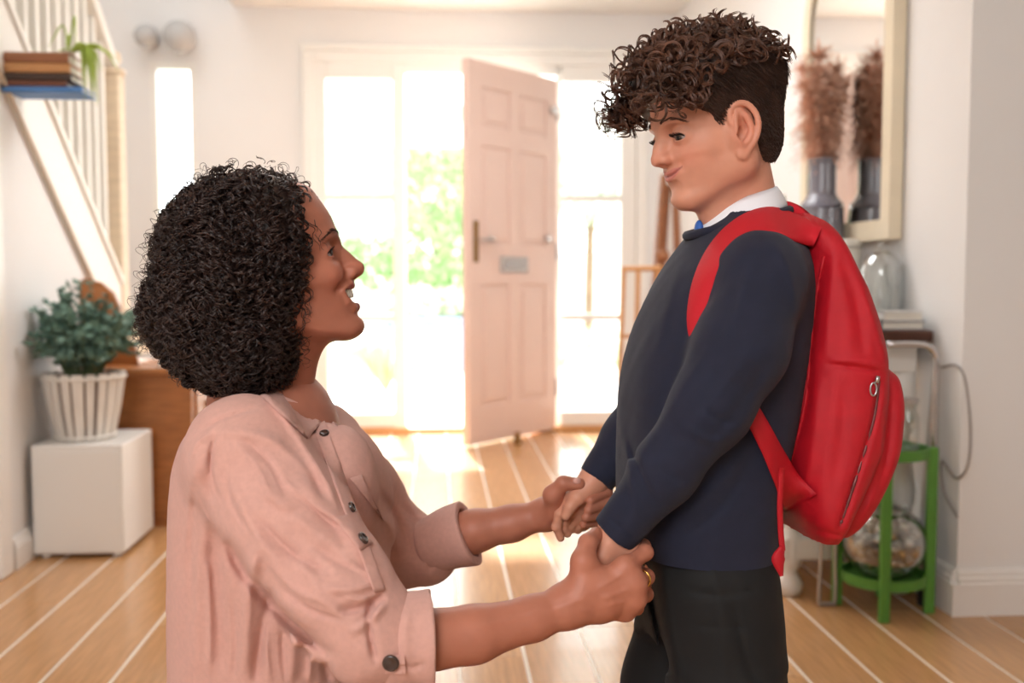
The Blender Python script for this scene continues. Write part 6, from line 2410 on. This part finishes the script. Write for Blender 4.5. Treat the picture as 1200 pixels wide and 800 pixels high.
# front pocket
qrow = [(432, 985, 1050, .085), (445, 985, 1057, .105), (480, 985, 1059, .112), (530, 980, 1053, .112), (580, 970, 1033, .108), (612, 965, 1012, .100), (628, 970, 995, .085)]
tbq = []
for (py, x0, x1, b) in qrow:
    a0, a1 = W(x0, py, 1.285), W(x1, py, 1.268)
    tbq.append((a0[2], (a0[0] + a1[0]) / 2, YP + .005, (a1[0] - a0[0]) / 2, b))
bp.u(loft(dense(tbq), fP, 3.2), .006)
nzp, nzp2 = soft_noise(71, 45), soft_noise(72, 95)
bp.displace(lambda P: .0030 * nzp(P) + .0012 * nzp2(P))
bp.strokes([([(1032, 440), (1024, 490), (1008, 545), (990, 600), (982, 622)], 3.0, -.006), ([(968, 427), (1000, 430), (1034, 437)], 2.5, -.004), ([(970, 421), (1005, 423), (1036, 429)], 4, .003),
            ([(968, 290), (958, 340), (950, 400), (945, 470), (925, 550)], 5, -.006), ([(978, 295), (972, 360), (966, 420)], 6, .004),
            ([(985, 300), (1005, 360), (1012, 420)], 7, -.004), ([(1010, 340), (1028, 390), (1040, 430)], 5, .003), ([(960, 440), (952, 520), (940, 590)], 7, .004),
            ([(990, 445), (985, 520), (970, 590)], 8, -.003), ([(1045, 470), (1040, 530), (1025, 580)], 4, -.004), ([(925, 612), (960, 622), (990, 628)], 3, -.004), ([(1035, 500), (1030, 560), (1010, 610)], 4, .003)], y1=1.34)
mesh_obj('pack_body', *bp.mesh(1), M_RED, pack, True)


def strip_on(flds, line, wpx, off, th, y0, y1, n=40, name='strap', material=None, parent=None, taper=None, ysm=8, ylist=None):
    L_ = spline(np.array(line, float), n)
    T_ = np.gradient(L_, axis=0); T_ /= np.linalg.norm(T_, axis=1)[:, None]
    Nn = np.stack([-T_[:, 1], T_[:, 0]], 1)
    m = 7
    G = np.zeros((n, m, 3)); Yd = np.zeros((n, m))
    ws = np.full(n, wpx) if taper is None else np.interp(np.linspace(0, 1, n), np.linspace(0, 1, len(taper)), taper)
    px_ = np.zeros((n, m, 2))
    for i in range(n):
        for j in range(m):
            p = L_[i] + Nn[i] * ws[i] * (j / (m - 1) - .5)
            px_[i, j] = p
            best = np.nan
            if ylist is None:
                for fl_ in flds:
                    h_ = ray_hit(fl_, p[0], p[1], y0, y1)
                    if h_ is not None and not (h_[1] > best): best = h_[1]
            else:
                best = np.interp(i / (n - 1), np.linspace(0, 1, len(ylist)), ylist)
            Yd[i, j] = best
    for j in range(m):
        col_ = Yd[:, j]; ok = ~np.isnan(col_)
        if ok.any(): Yd[:, j] = np.interp(np.arange(n), np.nonzero(ok)[0], col_[ok])
        else: Yd[:, j] = y1
    for _ in range(ysm):
        Y2 = Yd.copy()
        Y2[1:-1] = (Yd[:-2] + 2 * Yd[1:-1] + Yd[2:]) / 4
        Y2[:, 1:-1] = (Y2[:, :-2] + 2 * Y2[:, 1:-1] + Y2[:, 2:]) / 4
        Yd = np.minimum(Y2, Yd + .001)
    for i in range(n):
        for j in range(m): G[i, j] = W(px_[i, j, 0], px_[i, j, 1], Yd[i, j])
    D = G - C_POS; D /= np.linalg.norm(D, axis=2)[..., None]
    prof = 1 - np.abs(np.linspace(-1, 1, m)) ** 3 * .75
    top = G - D * (off + th * prof)[None, :, None]; bot = G - D * (off - .003)
    V = np.concatenate([top.reshape(-1, 3), bot.reshape(-1, 3)]); k = n * m; F = []
    for i in range(n - 1):
        for j in range(m - 1):
            a, b, c_, e = i * m + j, (i + 1) * m + j, (i + 1) * m + j + 1, i * m + j + 1
            F += [(a, e, c_, b), (k + a, k + b, k + c_, k + e)]
        F += [(i * m, (i + 1) * m, k + (i + 1) * m, k + i * m), (i * m + m - 1, k + i * m + m - 1, k + (i + 1) * m + m - 1, (i + 1) * m + m - 1)]
    F += [tuple(list(range(m)) + [k + j for j in range(m - 1, -1, -1)]), tuple([(n - 1) * m + j for j in range(m - 1, -1, -1)] + [k + (n - 1) * m + j for j in range(m)])]
    return mesh_obj(name, V, F, material, parent, True), G


strip_on([swt, bp], [(958, 278), (930, 266), (900, 257), (868, 270), (842, 300), (826, 340), (822, 385), (838, 430)], 33, .002, .010, 1.0, 1.5, 46, 'shoulder_strap', M_REDP, pack, taper=[26, 32, 30, 30, 33, 34, 33, 28], ysm=14)
strip_on([swt, bp], [(860, 450), (885, 490), (905, 528), (922, 562), (938, 590)], 23, .009, .005, 1.0, 1.5, 24, 'lower_strap', M_RED, pack, ysm=20, taper=[22, 22, 24, 30, 44])
strip_on([], [(916, 548), (914, 590), (915, 622), (917, 645)], 7, .0, .003, 1.0, 1.5, 16, 'strap_tail', M_RED, pack, ylist=[1.19, 1.195, 1.20, 1.20])
strip_on([], [(917, 640), (912, 655), (916, 675)], 16, .0, .005, 1.0, 1.5, 12, 'strap_end', M_RED, pack, taper=[6, 17, 4], ylist=[1.199, 1.197, 1.199])
# far strap over the other shoulder
fs = [W(948, 268, 1.44), W(905, 252, 1.445), W(860, 275, 1.45), W(820, 330, 1.45), W(800, 390, 1.45)]
pts = spline(fs, 24); V, F = [], []
for i, p in enumerate(pts):
    for (dy, dz) in ((-.020, 0), (.020, 0), (.020, .012), (-.020, .012)):
        V.append(p + [-.004 * (dz > 0), dy, dz])
for i in range(23):
    for j in range(4): F.append((i * 4 + j, i * 4 + 4 + j, i * 4 + 4 + (j + 1) % 4, i * 4 + (j + 1) % 4))
mesh_obj('shoulder_strap', V, F, M_REDP, pack, True)
# top grab handle with its ring
hdl = spline([W(950, 272, 1.30), W(938, 254, 1.305), W(922, 246, 1.32), W(914, 246, 1.34), W(926, 247, 1.365), W(944, 258, 1.375), W(954, 272, 1.375)], 26)
V, F = [], []
for p in hdl:
    for (dx, dz) in ((-.003, -.011), (.003, -.011), (.004, .011), (-.002, .011)): V.append(p + [dx, 0, dz])
for i in range(25):
    for j in range(4): F.append((i * 4 + j, i * 4 + 4 + j, i * 4 + 4 + (j + 1) % 4, i * 4 + (j + 1) % 4))
F += [(0, 1, 2, 3), (103, 102, 101, 100)]
mesh_obj('grab_handle', V, F, M_REDP, pack, True)
rgc = W(917, 240, 1.315)
MB().tube([rgc + [.006 * cos(a), 0, .006 * sin(a)] for a in np.linspace(0, 2 * pi, 15)[:-1]], .0011, 6, closed=True).build('handle_ring', M_STEEL, pack, True)
# zip of the front pocket and its pull
zl_ = []
for (x, y) in spline(np.array([(1030, 446), (1024, 490), (1008, 545), (990, 600), (984, 616)], float), 34):
    h_ = ray_hit(bp, x, y, 1.0, 1.6)
    if h_ is not None: zl_.append(h_ + nrmz(C_POS - h_) * .0010)
zp = MB().tube(zl_, .0018, 6).build('zipper', mat('zip_grey', S(120, 70, 70), .4, metal=.5), pack, True)
hz_ = ray_hit(bp, 1026, 452, 1.0, 1.6)
if hz_ is None: hz_ = W(1026, 452, 1.25)
pz = hz_ + nrmz(C_POS - hz_) * .005
MB().tube([pz + [.003, 0, .012], pz + [.001, 0, .004]], .0028, 8).build('zip_slider', M_STEEL, zp, True)
MB().tube([pz + [.004 * cos(a) - .003, -.001, .008 * sin(a) - .004] for a in np.linspace(0, 2 * pi, 15)[:-1]], .0012, 6, closed=True).build('zip_pull', M_STEEL, zp, True)
# side pocket binding
sd = []
for (x, y) in spline(np.array([(966, 300), (957, 345), (950, 405), (944, 470), (926, 548)], float), 30):
    h_ = ray_hit(bp, x, y, 1.0, 1.6)
    if h_ is not None: sd.append(h_ + nrmz(C_POS - h_) * .001)
MB().tube(sd, .0022, 6).build('seam_binding', M_RED, pack, True)
